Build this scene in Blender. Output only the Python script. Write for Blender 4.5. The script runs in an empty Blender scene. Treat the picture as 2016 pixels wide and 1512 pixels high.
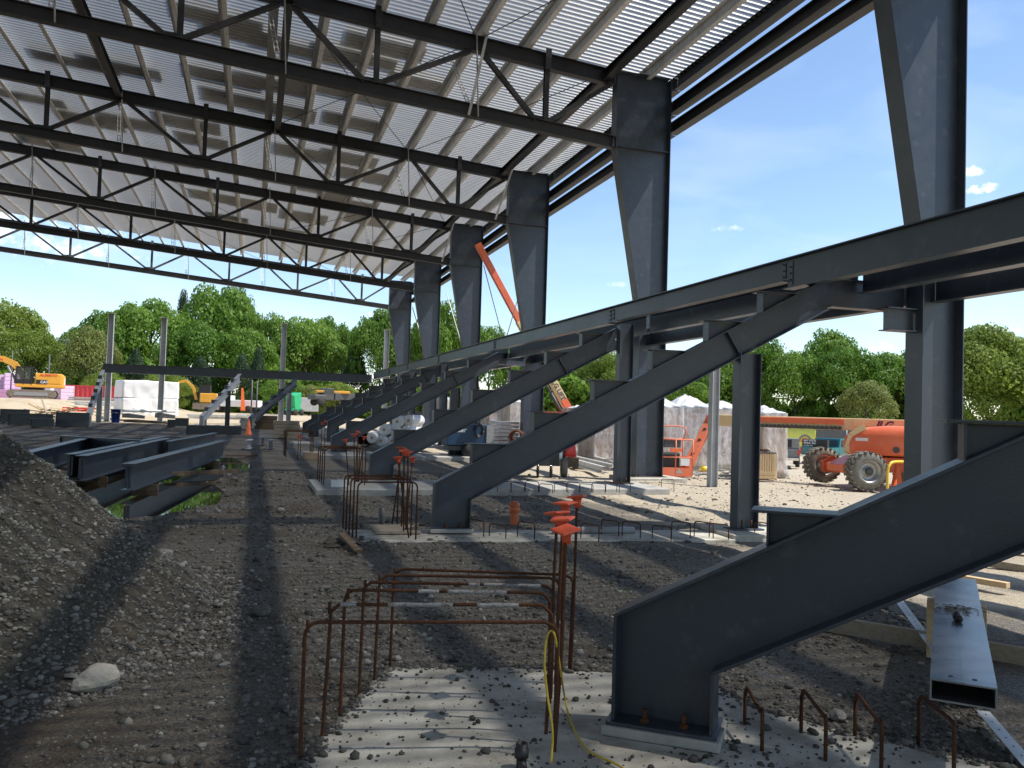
import bpy, math, random
import numpy as np
from mathutils import Vector, Matrix, noise
R = math.radians
random.seed(11); rng = np.random.default_rng(5)
scene = bpy.context.scene
COL = scene.collection

# ------------------------------------------------------------------ camera
F_PX, ROLL, PITCH, YAW, EYE = 1650.0, R(1.75), R(2.0), R(17.05), 1.7
fw0 = Vector((math.sin(YAW), math.cos(YAW), 0)); rt0 = Vector((math.cos(YAW), -math.sin(YAW), 0)); zz = Vector((0, 0, 1))
fw = fw0*math.cos(PITCH) + zz*math.sin(PITCH); up0 = zz*math.cos(PITCH) - fw0*math.sin(PITCH)
cam_r = rt0*math.cos(ROLL) + up0*math.sin(ROLL); cam_u = up0*math.cos(ROLL) - rt0*math.sin(ROLL)
cam_d = bpy.data.cameras.new('camera'); cam = bpy.data.objects.new('camera', cam_d); COL.objects.link(cam)
cam_d.sensor_width = 36; cam_d.lens = 36*F_PX/2016; cam_d.clip_end = 5000; cam_d.clip_start = .05
m3 = Matrix((cam_r, cam_u, -fw)).transposed()
cam.matrix_world = Matrix.Translation((0, 0, EYE)) @ m3.to_4x4()
scene.camera = cam
scene.render.resolution_x, scene.render.resolution_y = 1024, 768

# ------------------------------------------------------------------ sky, sun, exposure
SUN = Vector((.482, -.2, .868)).normalized()
sun_el = math.asin(SUN.z); sun_az = math.atan2(SUN.x, SUN.y)
world = bpy.data.worlds.new('World'); scene.world = world; world.use_nodes = True
wn, wl = world.node_tree.nodes, world.node_tree.links
wn.clear()
w_out = wn.new('ShaderNodeOutputWorld'); w_bg = wn.new('ShaderNodeBackground')
sky = wn.new('ShaderNodeTexSky'); sky.sky_type = 'NISHITA'; sky.sun_disc = False
sky.sun_elevation = sun_el; sky.sun_rotation = sun_az
sky.air_density = 1.0; sky.dust_density = .15; sky.ozone_density = 2.4; sky.altitude = 50
w_bg.inputs['Strength'].default_value = .13
CLOUD_DIRS = []      # filled in below from directions: (px, py, angular half width, half height, density)
def ray(x, y):
    a, b = x-1008, y-756
    u = a*math.cos(ROLL) + b*math.sin(ROLL); v = -a*math.sin(ROLL) + b*math.cos(ROLL)
    return fw*F_PX + rt0*u - up0*v
def sky_nodes():
    tc = wn.new('ShaderNodeTexCoord'); prev = None
    nz = wn.new('ShaderNodeTexNoise'); nz.inputs['Scale'].default_value = 62; nz.inputs['Detail'].default_value = 9; nz.inputs['Roughness'].default_value = .62
    wl.new(tc.outputs['Generated'], nz.inputs['Vector'])
    # thin high cirrus that runs across the whole sky
    mp = wn.new('ShaderNodeMapping'); mp.inputs['Scale'].default_value = (1.2, 3.5, 7)
    wl.new(tc.outputs['Generated'], mp.inputs['Vector'])
    n2 = wn.new('ShaderNodeTexNoise'); n2.inputs['Scale'].default_value = 2.2; n2.inputs['Detail'].default_value = 8; n2.inputs['Distortion'].default_value = .6
    wl.new(mp.outputs[0], n2.inputs['Vector'])
    r2 = wn.new('ShaderNodeMapRange'); r2.inputs[1].default_value = .48; r2.inputs[2].default_value = .85; r2.inputs[3].default_value = 0; r2.inputs[4].default_value = .13
    wl.new(n2.outputs['Fac'], r2.inputs[0])
    acc = r2.outputs[0]
    for (px, py, sx, sy, den) in ((1925, 372, 34, 11, 1.), (1905, 340, 28, 9, .9), (1942, 338, 10, 7, .5), (1438, 450, 30, 8, .55), (1212, 560, 22, 6, .3), (80, 470, 150, 40, .55), (735, 620, 26, 7, .3), (1735, 680, 26, 16, .3), (1995, 648, 30, 9, .3), (20, 440, 90, 40, .5)):
        d = ray(px, py).normalized()
        sub = wn.new('ShaderNodeVectorMath'); sub.operation = 'SUBTRACT'; wl.new(tc.outputs['Generated'], sub.inputs[0]); sub.inputs[1].default_value = d
        dr = wn.new('ShaderNodeVectorMath'); dr.operation = 'DOT_PRODUCT'; wl.new(sub.outputs[0], dr.inputs[0])
        side = Vector((d.y, -d.x, 0)).normalized(); dr.inputs[1].default_value = side/(sx/F_PX)
        du = wn.new('ShaderNodeVectorMath'); du.operation = 'DOT_PRODUCT'; wl.new(sub.outputs[0], du.inputs[0]); du.inputs[1].default_value = side.cross(d)/(sy/F_PX)
        a2 = wn.new('ShaderNodeMath'); a2.operation = 'MULTIPLY'; wl.new(dr.outputs['Value'], a2.inputs[0]); wl.new(dr.outputs['Value'], a2.inputs[1])
        b2 = wn.new('ShaderNodeMath'); b2.operation = 'MULTIPLY_ADD'; wl.new(du.outputs['Value'], b2.inputs[0]); wl.new(du.outputs['Value'], b2.inputs[1]); wl.new(a2.outputs[0], b2.inputs[2])
        nn = wn.new('ShaderNodeMath'); nn.operation = 'MULTIPLY_ADD'; wl.new(nz.outputs['Fac'], nn.inputs[0]); nn.inputs[1].default_value = 6.5; wl.new(b2.outputs[0], nn.inputs[2])
        mr = wn.new('ShaderNodeMapRange'); mr.interpolation_type = 'SMOOTHSTEP'; mr.inputs[1].default_value = 4.3; mr.inputs[2].default_value = 2.2; mr.inputs[3].default_value = 0; mr.inputs[4].default_value = den
        wl.new(nn.outputs[0], mr.inputs[0])
        mx = wn.new('ShaderNodeMath'); mx.operation = 'MAXIMUM'; wl.new(acc, mx.inputs[0]); wl.new(mr.outputs[0], mx.inputs[1]); acc = mx.outputs[0]
    mix = wn.new('ShaderNodeMix'); mix.data_type = 'RGBA'
    wl.new(acc, mix.inputs['Factor']); wl.new(sky.outputs[0], mix.inputs['A']); mix.inputs['B'].default_value = (9.5, 9.6, 9.9, 1)
    wl.new(mix.outputs['Result'], w_bg.inputs['Color']); wl.new(w_bg.outputs[0], w_out.inputs['Surface'])
sky_nodes()
sd = bpy.data.lights.new('sun', 'SUN'); sd.energy = 4.2; sd.angle = R(.53); sd.color = (1, .955, .88)
so = bpy.data.objects.new('sun', sd); COL.objects.link(so); so.rotation_euler = SUN.to_track_quat('Z', 'Y').to_euler()
so.location = (0, 0, 60)
vs = scene.view_settings; vs.view_transform = 'Standard'; vs.look = 'None'; vs.gamma = 1; vs.use_curve_mapping = False; vs.exposure = .68
scene.render.engine = 'CYCLES'
cy = scene.cycles; cy.use_denoising = True; cy.max_bounces = 8; cy.transparent_max_bounces = 12; cy.diffuse_bounces = 4; cy.sample_clamp_indirect = 6
cy.caustics_reflective = False; cy.caustics_refractive = False

# ------------------------------------------------------------------ picture to place
EYEV = Vector((0, 0, EYE))
def onZ(x, y, z=0.):
    d = ray(x, y); return EYEV + d*((z-EYE)/d.z)
def onY(x, y, Y):
    d = ray(x, y); return EYEV + d*(Y/d.y)
def onX(x, y, X):
    d = ray(x, y); return EYEV + d*(X/d.x)

# ------------------------------------------------------------------ materials
MATS = {}
def newmat(name):
    m = bpy.data.materials.new(name); m.use_nodes = True; nt = m.node_tree; nt.nodes.clear()
    out = nt.nodes.new('ShaderNodeOutputMaterial'); MATS[name] = m
    return m, nt, out
def N(nt, typ, **kw):
    n = nt.nodes.new(typ)
    for k, v in kw.items(): setattr(n, k, v)
    return n
def pbr(name, c1, c2=None, rough=.6, metal=0., scale=6., detail=6., bump=0., bscale=60., spec=.5, c3=None, s3=1.2, coat=0., trans=0., stretch=None, rvar=.12, contrast=(.35, .65), c3r=(.5, .72)):
    """principled with a two-tone world-space noise, an optional third larger patch colour and fine bump"""
    m, nt, out = newmat(name); L = nt.links
    c2 = c2 or tuple(min(1, v*1.25) for v in c1)
    geo = N(nt, 'ShaderNodeNewGeometry'); vec = geo.outputs['Position']
    if stretch:
        mp = N(nt, 'ShaderNodeMapping'); mp.inputs['Scale'].default_value = stretch; L.new(vec, mp.inputs['Vector']); vec = mp.outputs[0]
    n1 = N(nt, 'ShaderNodeTexNoise'); n1.inputs['Scale'].default_value = scale; n1.inputs['Detail'].default_value = detail; n1.inputs['Roughness'].default_value = .6
    L.new(vec, n1.inputs['Vector'])
    r1 = N(nt, 'ShaderNodeMapRange'); r1.inputs[1].default_value, r1.inputs[2].default_value = contrast; L.new(n1.outputs['Fac'], r1.inputs[0])
    mx = N(nt, 'ShaderNodeMix', data_type='RGBA'); L.new(r1.outputs[0], mx.inputs['Factor']); mx.inputs['A'].default_value = (*c1, 1); mx.inputs['B'].default_value = (*c2, 1)
    col = mx.outputs['Result']
    if c3:
        n3 = N(nt, 'ShaderNodeTexNoise'); n3.inputs['Scale'].default_value = s3; n3.inputs['Detail'].default_value = 8; n3.inputs['Roughness'].default_value = .65; L.new(vec, n3.inputs['Vector'])
        r3 = N(nt, 'ShaderNodeMapRange'); r3.inputs[1].default_value, r3.inputs[2].default_value = c3r; L.new(n3.outputs['Fac'], r3.inputs[0])
        m3_ = N(nt, 'ShaderNodeMix', data_type='RGBA'); L.new(r3.outputs[0], m3_.inputs['Factor']); L.new(col, m3_.inputs['A']); m3_.inputs['B'].default_value = (*c3, 1); col = m3_.outputs['Result']
    b = N(nt, 'ShaderNodeBsdfPrincipled'); L.new(col, b.inputs['Base Color'])
    b.inputs['Metallic'].default_value = metal; b.inputs['Specular IOR Level'].default_value = spec; b.inputs['Coat Weight'].default_value = coat
    rr = N(nt, 'ShaderNodeMapRange'); rr.inputs[3].default_value = max(.03, rough-rvar); rr.inputs[4].default_value = min(1, rough+rvar); L.new(n1.outputs['Fac'], rr.inputs[0]); L.new(rr.outputs[0], b.inputs['Roughness'])
    if bump:
        nb = N(nt, 'ShaderNodeTexNoise'); nb.inputs['Scale'].default_value = bscale; nb.inputs['Detail'].default_value = 5; L.new(vec, nb.inputs['Vector'])
        bp = N(nt, 'ShaderNodeBump'); bp.inputs['Strength'].default_value = bump; bp.inputs['Distance'].default_value = .02; L.new(nb.outputs['Fac'], bp.inputs['Height']); L.new(bp.outputs[0], b.inputs['Normal'])
    sh = b.outputs[0]
    if trans:
        t = N(nt, 'ShaderNodeBsdfTranslucent'); L.new(col, t.inputs['Color']); ms = N(nt, 'ShaderNodeMixShader'); ms.inputs[0].default_value = trans; L.new(sh, ms.inputs[1]); L.new(t.outputs[0], ms.inputs[2]); sh = ms.outputs[0]
    L.new(sh, out.inputs['Surface'])
    return m
pbr('steel', (.037, .048, .065), (.050, .062, .082), rough=.36, scale=3, c3=(.095, .105, .122), s3=4.5, c3r=(.56, .78), bump=.05, bscale=90, spec=.5)
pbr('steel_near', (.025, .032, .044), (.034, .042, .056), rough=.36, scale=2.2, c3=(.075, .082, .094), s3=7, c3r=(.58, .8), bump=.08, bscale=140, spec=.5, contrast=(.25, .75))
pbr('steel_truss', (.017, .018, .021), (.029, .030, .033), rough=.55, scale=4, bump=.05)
pbr('truss_sunlit', (.085, .09, .10), (.12, .125, .135), rough=.5, scale=4)  # lighter copy of the truss steel, sunlight on the end truss put into colour
pbr('steel_pale', (.36, .375, .395), (.44, .455, .47), rough=.5, scale=4)
pbr('purlin', (.70, .70, .68), (.80, .80, .78), rough=.5, metal=.0, scale=7, c3=(.5, .49, .47), s3=2.0)
pbr('galv', (.50, .50, .49), (.62, .62, .61), rough=.45, metal=.25, scale=9, c3=(.36, .36, .35), s3=2.0)
pbr('galv_dull', (.34, .33, .31), (.45, .44, .42), rough=.5, metal=.4, scale=7)
pbr('tube_steel', (.20, .22, .25), (.34, .36, .39), rough=.3, metal=.85, scale=3.0, c3=(.16, .165, .175), s3=4.5, bump=.03, bscale=40, contrast=(.3, .7))
pbr('rust', (.058, .026, .015), (.12, .05, .024), rough=.85, scale=45, bump=.35, bscale=160, spec=.2, c3=(.05, .026, .018), s3=14)
pbr('rust_white', (.42, .43, .43), (.24, .22, .20), rough=.85, scale=70, bump=.6, bscale=200, c3=(.08, .04, .025), s3=30)
pbr('cap_orange', (.72, .085, .025), (.80, .12, .04), rough=.5, scale=20, bump=.05, c3=(.55, .09, .05), s3=9)
pbr('cone_orange', (.85, .14, .03), (.9, .2, .06), rough=.55, scale=8)
pbr('concrete', (.36, .34, .285), (.54, .52, .455), rough=.9, scale=5, bump=.35, bscale=70, spec=.2, c3=(.22, .20, .165), s3=2.4)
pbr('concrete_grey', (.33, .325, .30), (.42, .41, .38), rough=.9, scale=6, bump=.2, spec=.2, c3=(.24, .23, .21), s3=2)
pbr('stone', (.115, .105, .089), (.20, .184, .158), rough=.9, scale=7, bump=.3, bscale=90, spec=.2, c3=(.085, .074, .06), s3=2.5)
pbr('stone_pale', (.22, .205, .18), (.33, .315, .28), rough=.88, scale=9, bump=.35, bscale=60, spec=.2, c3=(.16, .145, .12), s3=3.5)
pbr('stone_dark', (.052, .049, .045), (.105, .10, .092), rough=.9, scale=9, bump=.3, bscale=90, spec=.2)
pbr('lumber', (.50, .36, .20), (.62, .47, .29), rough=.75, scale=6, stretch=(2, 2, 9), bump=.15, bscale=40, spec=.25)
pbr('lumber_grey', (.27, .225, .17), (.36, .31, .245), rough=.85, scale=7, stretch=(5, 2, 5), bump=.2, bscale=50, spec=.2)
pbr('lumber_dark', (.12, .085, .055), (.19, .14, .095), rough=.85, scale=7, bump=.2, bscale=50, spec=.2)
pbr('crate_wood', (.42, .30, .17), (.56, .42, .26), rough=.75, scale=5, stretch=(9, 9, 1), bump=.15, bscale=30, spec=.25)
pbr('lift_orange', (.74, .135, .05), (.80, .17, .07), rough=.45, scale=4, c3=(.72, .21, .115), s3=1.8, coat=.1, bump=.03)
pbr('lift_orange_dull', (.66, .16, .075), (.74, .20, .10), rough=.5, scale=5, c3=(.55, .17, .10), s3=3)
pbr('lift_cream', (.70, .52, .27), (.76, .58, .32), rough=.45, scale=5, c3=(.60, .44, .24), s3=3)
pbr('tyre', (.15, .14, .12), (.22, .205, .18), rough=.95, scale=12, bump=.4, bscale=60, spec=.1, c3=(.28, .255, .21), s3=5)
pbr('tyre_black', (.018, .018, .018), (.035, .034, .033), rough=.85, scale=12)
pbr('rim_grey', (.36, .35, .33), (.46, .45, .43), rough=.4, metal=.6, scale=8)
pbr('black', (.012, .012, .013), (.022, .022, .023), rough=.5, scale=9)
pbr('dark_grey', (.055, .056, .058), (.08, .08, .082), rough=.55, scale=9)
pbr('mid_grey', (.22, .225, .23), (.29, .295, .30), rough=.55, scale=9)
pbr('excavator_yellow', (.70, .33, .035), (.76, .38, .05), rough=.45, scale=4, c3=(.62, .32, .07), s3=2)
pbr('track_brown', (.15, .12, .09), (.25, .205, .16), rough=.9, scale=8, bump=.3)
pbr('foam_pink', (.66, .46, .62), (.72, .54, .68), rough=.8, scale=2, stretch=(1, 1, 14))
pbr('foam_magenta', (.50, .24, .42), (.56, .29, .47), rough=.8, scale=2, stretch=(1, 1, 14))
pbr('wrap_white', (.80, .80, .82), (.86, .86, .87), rough=.5, scale=3, bump=.5, bscale=3.2)
pbr('container_red', (.55, .045, .055), (.62, .06, .07), rough=.5, scale=3)
pbr('red_paint', (.62, .035, .035), (.68, .05, .045), rough=.4, scale=5)
pbr('barrel_blue', (.015, .04, .20), (.02, .055, .26), rough=.35, scale=5)
pbr('welder_blue', (.007, .036, .09), (.010, .046, .11), rough=.4, scale=6)
pbr('teal_paint', (.008, .13, .15), (.012, .16, .18), rough=.25, scale=5, coat=.5)
pbr('truck_grey', (.16, .17, .175), (.21, .22, .225), rough=.35, metal=.3, scale=5, coat=.3)
pbr('white_paint', (.74, .74, .73), (.80, .80, .79), rough=.4, scale=6)
pbr('green_paint', (.02, .34, .13), (.03, .40, .16), rough=.45, scale=6)
pbr('purple_print', (.10, .03, .08), (.12, .04, .1), rough=.5)
pbr('yellow_paint', (.74, .50, .03), (.80, .56, .05), rough=.45, scale=8, c3=(.62, .42, .06), s3=6)
pbr('banner_yellow', (.78, .72, .10), (.84, .78, .14), rough=.55, scale=3, bump=.4, bscale=4)
pbr('banner_grey', (.22, .21, .18), (.26, .25, .21), rough=.6)
pbr('rope_yellow', (.62, .44, .04), (.70, .52, .07), rough=.8, scale=80, bump=.6, bscale=220)
pbr('pipe_orange', (.62, .12, .035), (.68, .16, .05), rough=.45, scale=9, c3=(.40, .13, .06), s3=8)
pbr('plastic_roll', (.70, .71, .72), (.78, .79, .80), rough=.35, scale=8, bump=.3, bscale=12)
pbr('brown_core', (.20, .115, .075), (.34, .225, .155), rough=.8, scale=1.6, stretch=(1, 1, 6), c3=(.46, .33, .25), s3=2.4)
pbr('cardboard', (.42, .29, .18), (.50, .36, .23), rough=.8, scale=4)
pbr('lamp_red', (.55, .02, .02), (.6, .03, .03), rough=.2, coat=.5)
pbr('chrome', (.6, .6, .6), (.7, .7, .7), rough=.15, metal=1)
pbr('bark', (.055, .045, .035), (.10, .085, .068), rough=.95, scale=3, stretch=(6, 6, 1), bump=.5, bscale=12)
pbr('insulation', (.30, .28, .24), (.36, .34, .30), rough=.9)
pbr('steel_rusty_base', (.045, .05, .058), (.09, .06, .04), rough=.7, scale=14)
pbr('sky_mast', (.35, .37, .40), rough=.5)
def glassy(name, col, alpha, rough=.08):
    m, nt, out = newmat(name); L = nt.links
    b = N(nt, 'ShaderNodeBsdfPrincipled'); b.inputs['Base Color'].default_value = (*col, 1); b.inputs['Roughness'].default_value = rough; b.inputs['Specular IOR Level'].default_value = .8
    t = N(nt, 'ShaderNodeBsdfTransparent'); ms = N(nt, 'ShaderNodeMixShader'); ms.inputs[0].default_value = alpha; L.new(t.outputs[0], ms.inputs[1]); L.new(b.outputs[0], ms.inputs[2]); L.new(ms.outputs[0], out.inputs['Surface'])
    return m, nt, ms, b
glassy('cab_glass', (.02, .03, .03), .55)
m, nt, ms, b = glassy('film', (.78, .78, .80), .5, .18)     # stretch film: clear in places, milky in folds
geo = N(nt, 'ShaderNodeNewGeometry'); mp = N(nt, 'ShaderNodeMapping'); mp.inputs['Scale'].default_value = (2.6, 2.6, 1.1); nt.links.new(geo.outputs['Position'], mp.inputs['Vector'])
nz = N(nt, 'ShaderNodeTexNoise'); nz.inputs['Scale'].default_value = 1.6; nz.inputs['Detail'].default_value = 9; nz.inputs['Roughness'].default_value = .7; nz.inputs['Distortion'].default_value = 1.2; nt.links.new(mp.outputs[0], nz.inputs['Vector'])
mr = N(nt, 'ShaderNodeMapRange'); mr.inputs[1].default_value = .36; mr.inputs[2].default_value = .74; mr.inputs[3].default_value = .2; mr.inputs[4].default_value = .82; nt.links.new(nz.outputs['Fac'], mr.inputs[0]); nt.links.new(mr.outputs[0], ms.inputs[0])
bp = N(nt, 'ShaderNodeBump'); bp.inputs['Strength'].default_value = .8; bp.inputs['Distance'].default_value = .08; nt.links.new(nz.outputs['Fac'], bp.inputs['Height']); nt.links.new(bp.outputs[0], b.inputs['Normal'])

glassy('film_white', (.84, .85, .88), .72, .15)
# perforated galvanised roof deck: the flat pans are full of small holes, the ribs are solid
def deck_mat():
    m, nt, out = newmat('deck'); L = nt.links
    geo = N(nt, 'ShaderNodeNewGeometry'); sx = N(nt, 'ShaderNodeSeparateXYZ'); L.new(geo.outputs['Position'], sx.inputs[0])
    mp = N(nt, 'ShaderNodeMapping'); mp.inputs['Scale'].default_value = (.5, 5, 1); L.new(geo.outputs['Position'], mp.inputs['Vector'])
    n1 = N(nt, 'ShaderNodeTexNoise'); n1.inputs['Scale'].default_value = 1.4; n1.inputs['Detail'].default_value = 8; L.new(mp.outputs[0], n1.inputs['Vector'])
    cr = N(nt, 'ShaderNodeMix', data_type='RGBA'); cr.inputs['A'].default_value = (.42, .42, .415, 1); cr.inputs['B'].default_value = (.58, .58, .57, 1); L.new(n1.outputs['Fac'], cr.inputs['Factor'])
    b = N(nt, 'ShaderNodeBsdfPrincipled'); b.inputs['Metallic'].default_value = .35; b.inputs['Roughness'].default_value = .42; L.new(cr.outputs['Result'], b.inputs['Base Color'])
    tr = N(nt, 'ShaderNodeBsdfTransparent'); tl = N(nt, 'ShaderNodeBsdfTranslucent'); tl.inputs['Color'].default_value = (.86, .88, .88, 1)
    q = N(nt, 'ShaderNodeMath', operation='MULTIPLY'); q.inputs[1].default_value = 5.0; L.new(sx.outputs['Y'], q.inputs[0])
    fr = N(nt, 'ShaderNodeMath', operation='FRACT'); L.new(q.outputs[0], fr.inputs[0])
    pan = N(nt, 'ShaderNodeMath', operation='LESS_THAN'); pan.inputs[1].default_value = .56; L.new(fr.outputs[0], pan.inputs[0])
    s1 = N(nt, 'ShaderNodeMath', operation='MULTIPLY_ADD'); s1.inputs[1].default_value = .17; s1.inputs[2].default_value = .11; L.new(pan.outputs[0], s1.inputs[0])
    a1 = N(nt, 'ShaderNodeMixShader'); a1.inputs[0].default_value = .05; L.new(b.outputs[0], a1.inputs[1]); L.new(tl.outputs[0], a1.inputs[2])
    a2 = N(nt, 'ShaderNodeMixShader'); L.new(s1.outputs[0], a2.inputs[0]); L.new(a1.outputs[0], a2.inputs[1]); L.new(tr.outputs[0], a2.inputs[2])
    L.new(a2.outputs[0], out.inputs['Surface'])
deck_mat()

def ground_mat():
    m, nt, out = newmat('ground'); L = nt.links
    geo = N(nt, 'ShaderNodeNewGeometry'); sx = N(nt, 'ShaderNodeSeparateXYZ'); L.new(geo.outputs['Position'], sx.inputs[0])
    def nse(scale, det=8, rough=.6, dist=0):
        n = N(nt, 'ShaderNodeTexNoise'); n.inputs['Scale'].default_value = scale; n.inputs['Detail'].default_value = det; n.inputs['Roughness'].default_value = rough; n.inputs['Distortion'].default_value = dist; L.new(geo.outputs['Position'], n.inputs['Vector']); return n.outputs['Fac']
    def rng_(v, a, b_, c=0., d=1., smooth=False):
        r = N(nt, 'ShaderNodeMapRange'); r.inputs[1].default_value, r.inputs[2].default_value, r.inputs[3].default_value, r.inputs[4].default_value = a, b_, c, d
        if smooth: r.interpolation_type = 'SMOOTHSTEP'
        L.new(v, r.inputs[0]); return r.outputs[0]
    def mixc(f, a, b_):
        x = N(nt, 'ShaderNodeMix', data_type='RGBA'); L.new(f, x.inputs['Factor'])
        for k, v in (('A', a), ('B', b_)):
            if isinstance(v, tuple): x.inputs[k].default_value = (*v, 1)
            else: L.new(v, x.inputs[k])
        return x.outputs['Result']
    def mth(op, a, b_):
        x = N(nt, 'ShaderNodeMath', operation=op)
        for i, v in enumerate((a, b_)):
            if isinstance(v, (int, float)): x.inputs[i].default_value = v
            else: L.new(v, x.inputs[i])
        return x.outputs[0]
    vor = N(nt, 'ShaderNodeTexVoronoi'); vor.inputs['Scale'].default_value = 34; L.new(geo.outputs['Position'], vor.inputs['Vector'])
    vor2 = N(nt, 'ShaderNodeTexVoronoi'); vor2.inputs['Scale'].default_value = 90; L.new(geo.outputs['Position'], vor2.inputs['Vector'])
    # crushed grey stone inside, its tone darkened for the roof shade, wet brown mud to the west, dry tan gravel outside
    grey = mixc(rng_(nse(26), .35, .65), (.098, .082, .062), (.205, .180, .143))
    chips = N(nt, 'ShaderNodeSeparateColor'); L.new(vor2.outputs['Color'], chips.inputs[0])
    grey = mixc(rng_(chips.outputs['Red'], .78, .95), grey, (.27, .26, .235))
    mud = mixc(rng_(nse(7), .3, .7), (.062, .045, .030), (.145, .112, .078))
    mud = mixc(rng_(chips.outputs['Green'], .84, .97), mud, (.21, .185, .155))
    westf = mth('ADD', rng_(sx.outputs['X'], 3.0, -2.5), rng_(nse(.55, 6), .36, .68, -.55, .55))
    c = mixc(rng_(westf, .35, .8, 0, .85, True), grey, mud)
    tan = mixc(rng_(nse(9), .35, .65), (.44, .37, .27), (.54, .47, .36))
    tan = mixc(rng_(chips.outputs['Blue'], .82, .97), tan, (.27, .25, .215))
    tan = mixc(rng_(nse(.28, 5), .45, .7, 0, .6), tan, (.57, .485, .355))
    outf = mth('ADD', rng_(sx.outputs['X'], 5.0, 8.5), rng_(nse(.8, 6), .3, .7, -.35, .35))
    c = mixc(rng_(outf, .3, .8, smooth=True), c, tan)
    farf = mth('ADD', rng_(sx.outputs['Y'], 57, 63), rng_(nse(.5), .3, .7, -.3, .3))
    c = mixc(rng_(farf, .3, .8, smooth=True), c, mixc(rng_(nse(.6), .35, .65), (.44, .345, .22), (.54, .45, .32)))
    b = N(nt, 'ShaderNodeBsdfPrincipled'); L.new(c, b.inputs['Base Color']); b.inputs['Specular IOR Level'].default_value = .22
    L.new(rng_(nse(1.3), .38, .6, .55, .95), b.inputs['Roughness'])
    h = mth('ADD', mth('MULTIPLY', vor.outputs['Distance'], -.5), mth('MULTIPLY', nse(55, 10, .7), 1.2))
    bp = N(nt, 'ShaderNodeBump'); bp.inputs['Strength'].default_value = .9; bp.inputs['Distance'].default_value = .03; L.new(h, bp.inputs['Height']); L.new(bp.outputs[0], b.inputs['Normal'])
    L.new(b.outputs[0], out.inputs['Surface'])
ground_mat()
m, nt, out = newmat('water'); b = N(nt, 'ShaderNodeBsdfPrincipled'); b.inputs['Base Color'].default_value = (.035, .028, .02, 1); b.inputs['Roughness'].default_value = .02; b.inputs['Specular IOR Level'].default_value = .9; b.inputs['Metallic'].default_value = .0
nt.links.new(b.outputs[0], out.inputs['Surface'])
pbr('grass', (.07, .13, .025), (.12, .20, .045), rough=.9, scale=3, bump=.3, bscale=30)
def chain_mat():
    m, nt, out = newmat('chain_link'); L = nt.links
    tc = N(nt, 'ShaderNodeTexCoord'); sx = N(nt, 'ShaderNodeSeparateXYZ'); L.new(tc.outputs['UV'], sx.inputs[0])
    def wire(op):
        a = N(nt, 'ShaderNodeMath', operation=op); L.new(sx.outputs['X'], a.inputs[0]); L.new(sx.outputs['Y'], a.inputs[1])
        f_ = N(nt, 'ShaderNodeMath', operation='FRACT'); L.new(a.outputs[0], f_.inputs[0])
        l = N(nt, 'ShaderNodeMath', operation='LESS_THAN'); l.inputs[1].default_value = .16; L.new(f_.outputs[0], l.inputs[0]); return l.outputs[0]
    mx = N(nt, 'ShaderNodeMath', operation='MAXIMUM'); L.new(wire('ADD'), mx.inputs[0]); L.new(wire('SUBTRACT'), mx.inputs[1])
    b = N(nt, 'ShaderNodeBsdfPrincipled'); b.inputs['Base Color'].default_value = (.34, .35, .36, 1); b.inputs['Metallic'].default_value = .6; b.inputs['Roughness'].default_value = .5
    t = N(nt, 'ShaderNodeBsdfTransparent'); ms = N(nt, 'ShaderNodeMixShader'); L.new(mx.outputs[0], ms.inputs[0]); L.new(t.outputs[0], ms.inputs[1]); L.new(b.outputs[0], ms.inputs[2]); L.new(ms.outputs[0], out.inputs['Surface'])
chain_mat()
def leaf_mat(name, c1, c2, tr=.5):
    m, nt, out = newmat(name); L = nt.links
    oi = N(nt, 'ShaderNodeObjectInfo'); geo = N(nt, 'ShaderNodeNewGeometry')
    n1 = N(nt, 'ShaderNodeTexNoise'); n1.inputs['Scale'].default_value = .55; n1.inputs['Detail'].default_value = 4; L.new(geo.outputs['Position'], n1.inputs['Vector'])
    ad = N(nt, 'ShaderNodeMath', operation='MULTIPLY_ADD'); ad.inputs[1].default_value = .35; L.new(oi.outputs['Random'], ad.inputs[0]); L.new(n1.outputs['Fac'], ad.inputs[2])
    mr = N(nt, 'ShaderNodeMapRange'); mr.inputs[1].default_value = .4; mr.inputs[2].default_value = .95; L.new(ad.outputs[0], mr.inputs[0])
    mx = N(nt, 'ShaderNodeMix', data_type='RGBA'); mx.inputs['A'].default_value = (*c1, 1); mx.inputs['B'].default_value = (*c2, 1); L.new(mr.outputs[0], mx.inputs['Factor'])
    b = N(nt, 'ShaderNodeBsdfPrincipled'); b.inputs['Roughness'].default_value = .5; b.inputs['Specular IOR Level'].default_value = .3; L.new(mx.outputs['Result'], b.inputs['Base Color'])
    t = N(nt, 'ShaderNodeBsdfTranslucent'); L.new(mx.outputs['Result'], t.inputs['Color']); ms = N(nt, 'ShaderNodeMixShader'); ms.inputs[0].default_value = tr
    L.new(b.outputs[0], ms.inputs[1]); L.new(t.outputs[0], ms.inputs[2]); L.new(ms.outputs[0], out.inputs['Surface'])
leaf_mat('leaf_maple', (.085, .18, .02), (.19, .31, .045))
leaf_mat('leaf_bright', (.15, .22, .03), (.24, .31, .055))
leaf_mat('leaf_silver', (.13, .19, .10), (.20, .26, .15))
leaf_mat('leaf_pine', (.17, .21, .05), (.25, .28, .08))
leaf_mat('needle_dark', (.022, .05, .018), (.045, .08, .03), .15)
leaf_mat('leaf_sparse', (.09, .12, .04), (.16, .18, .07))

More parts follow.
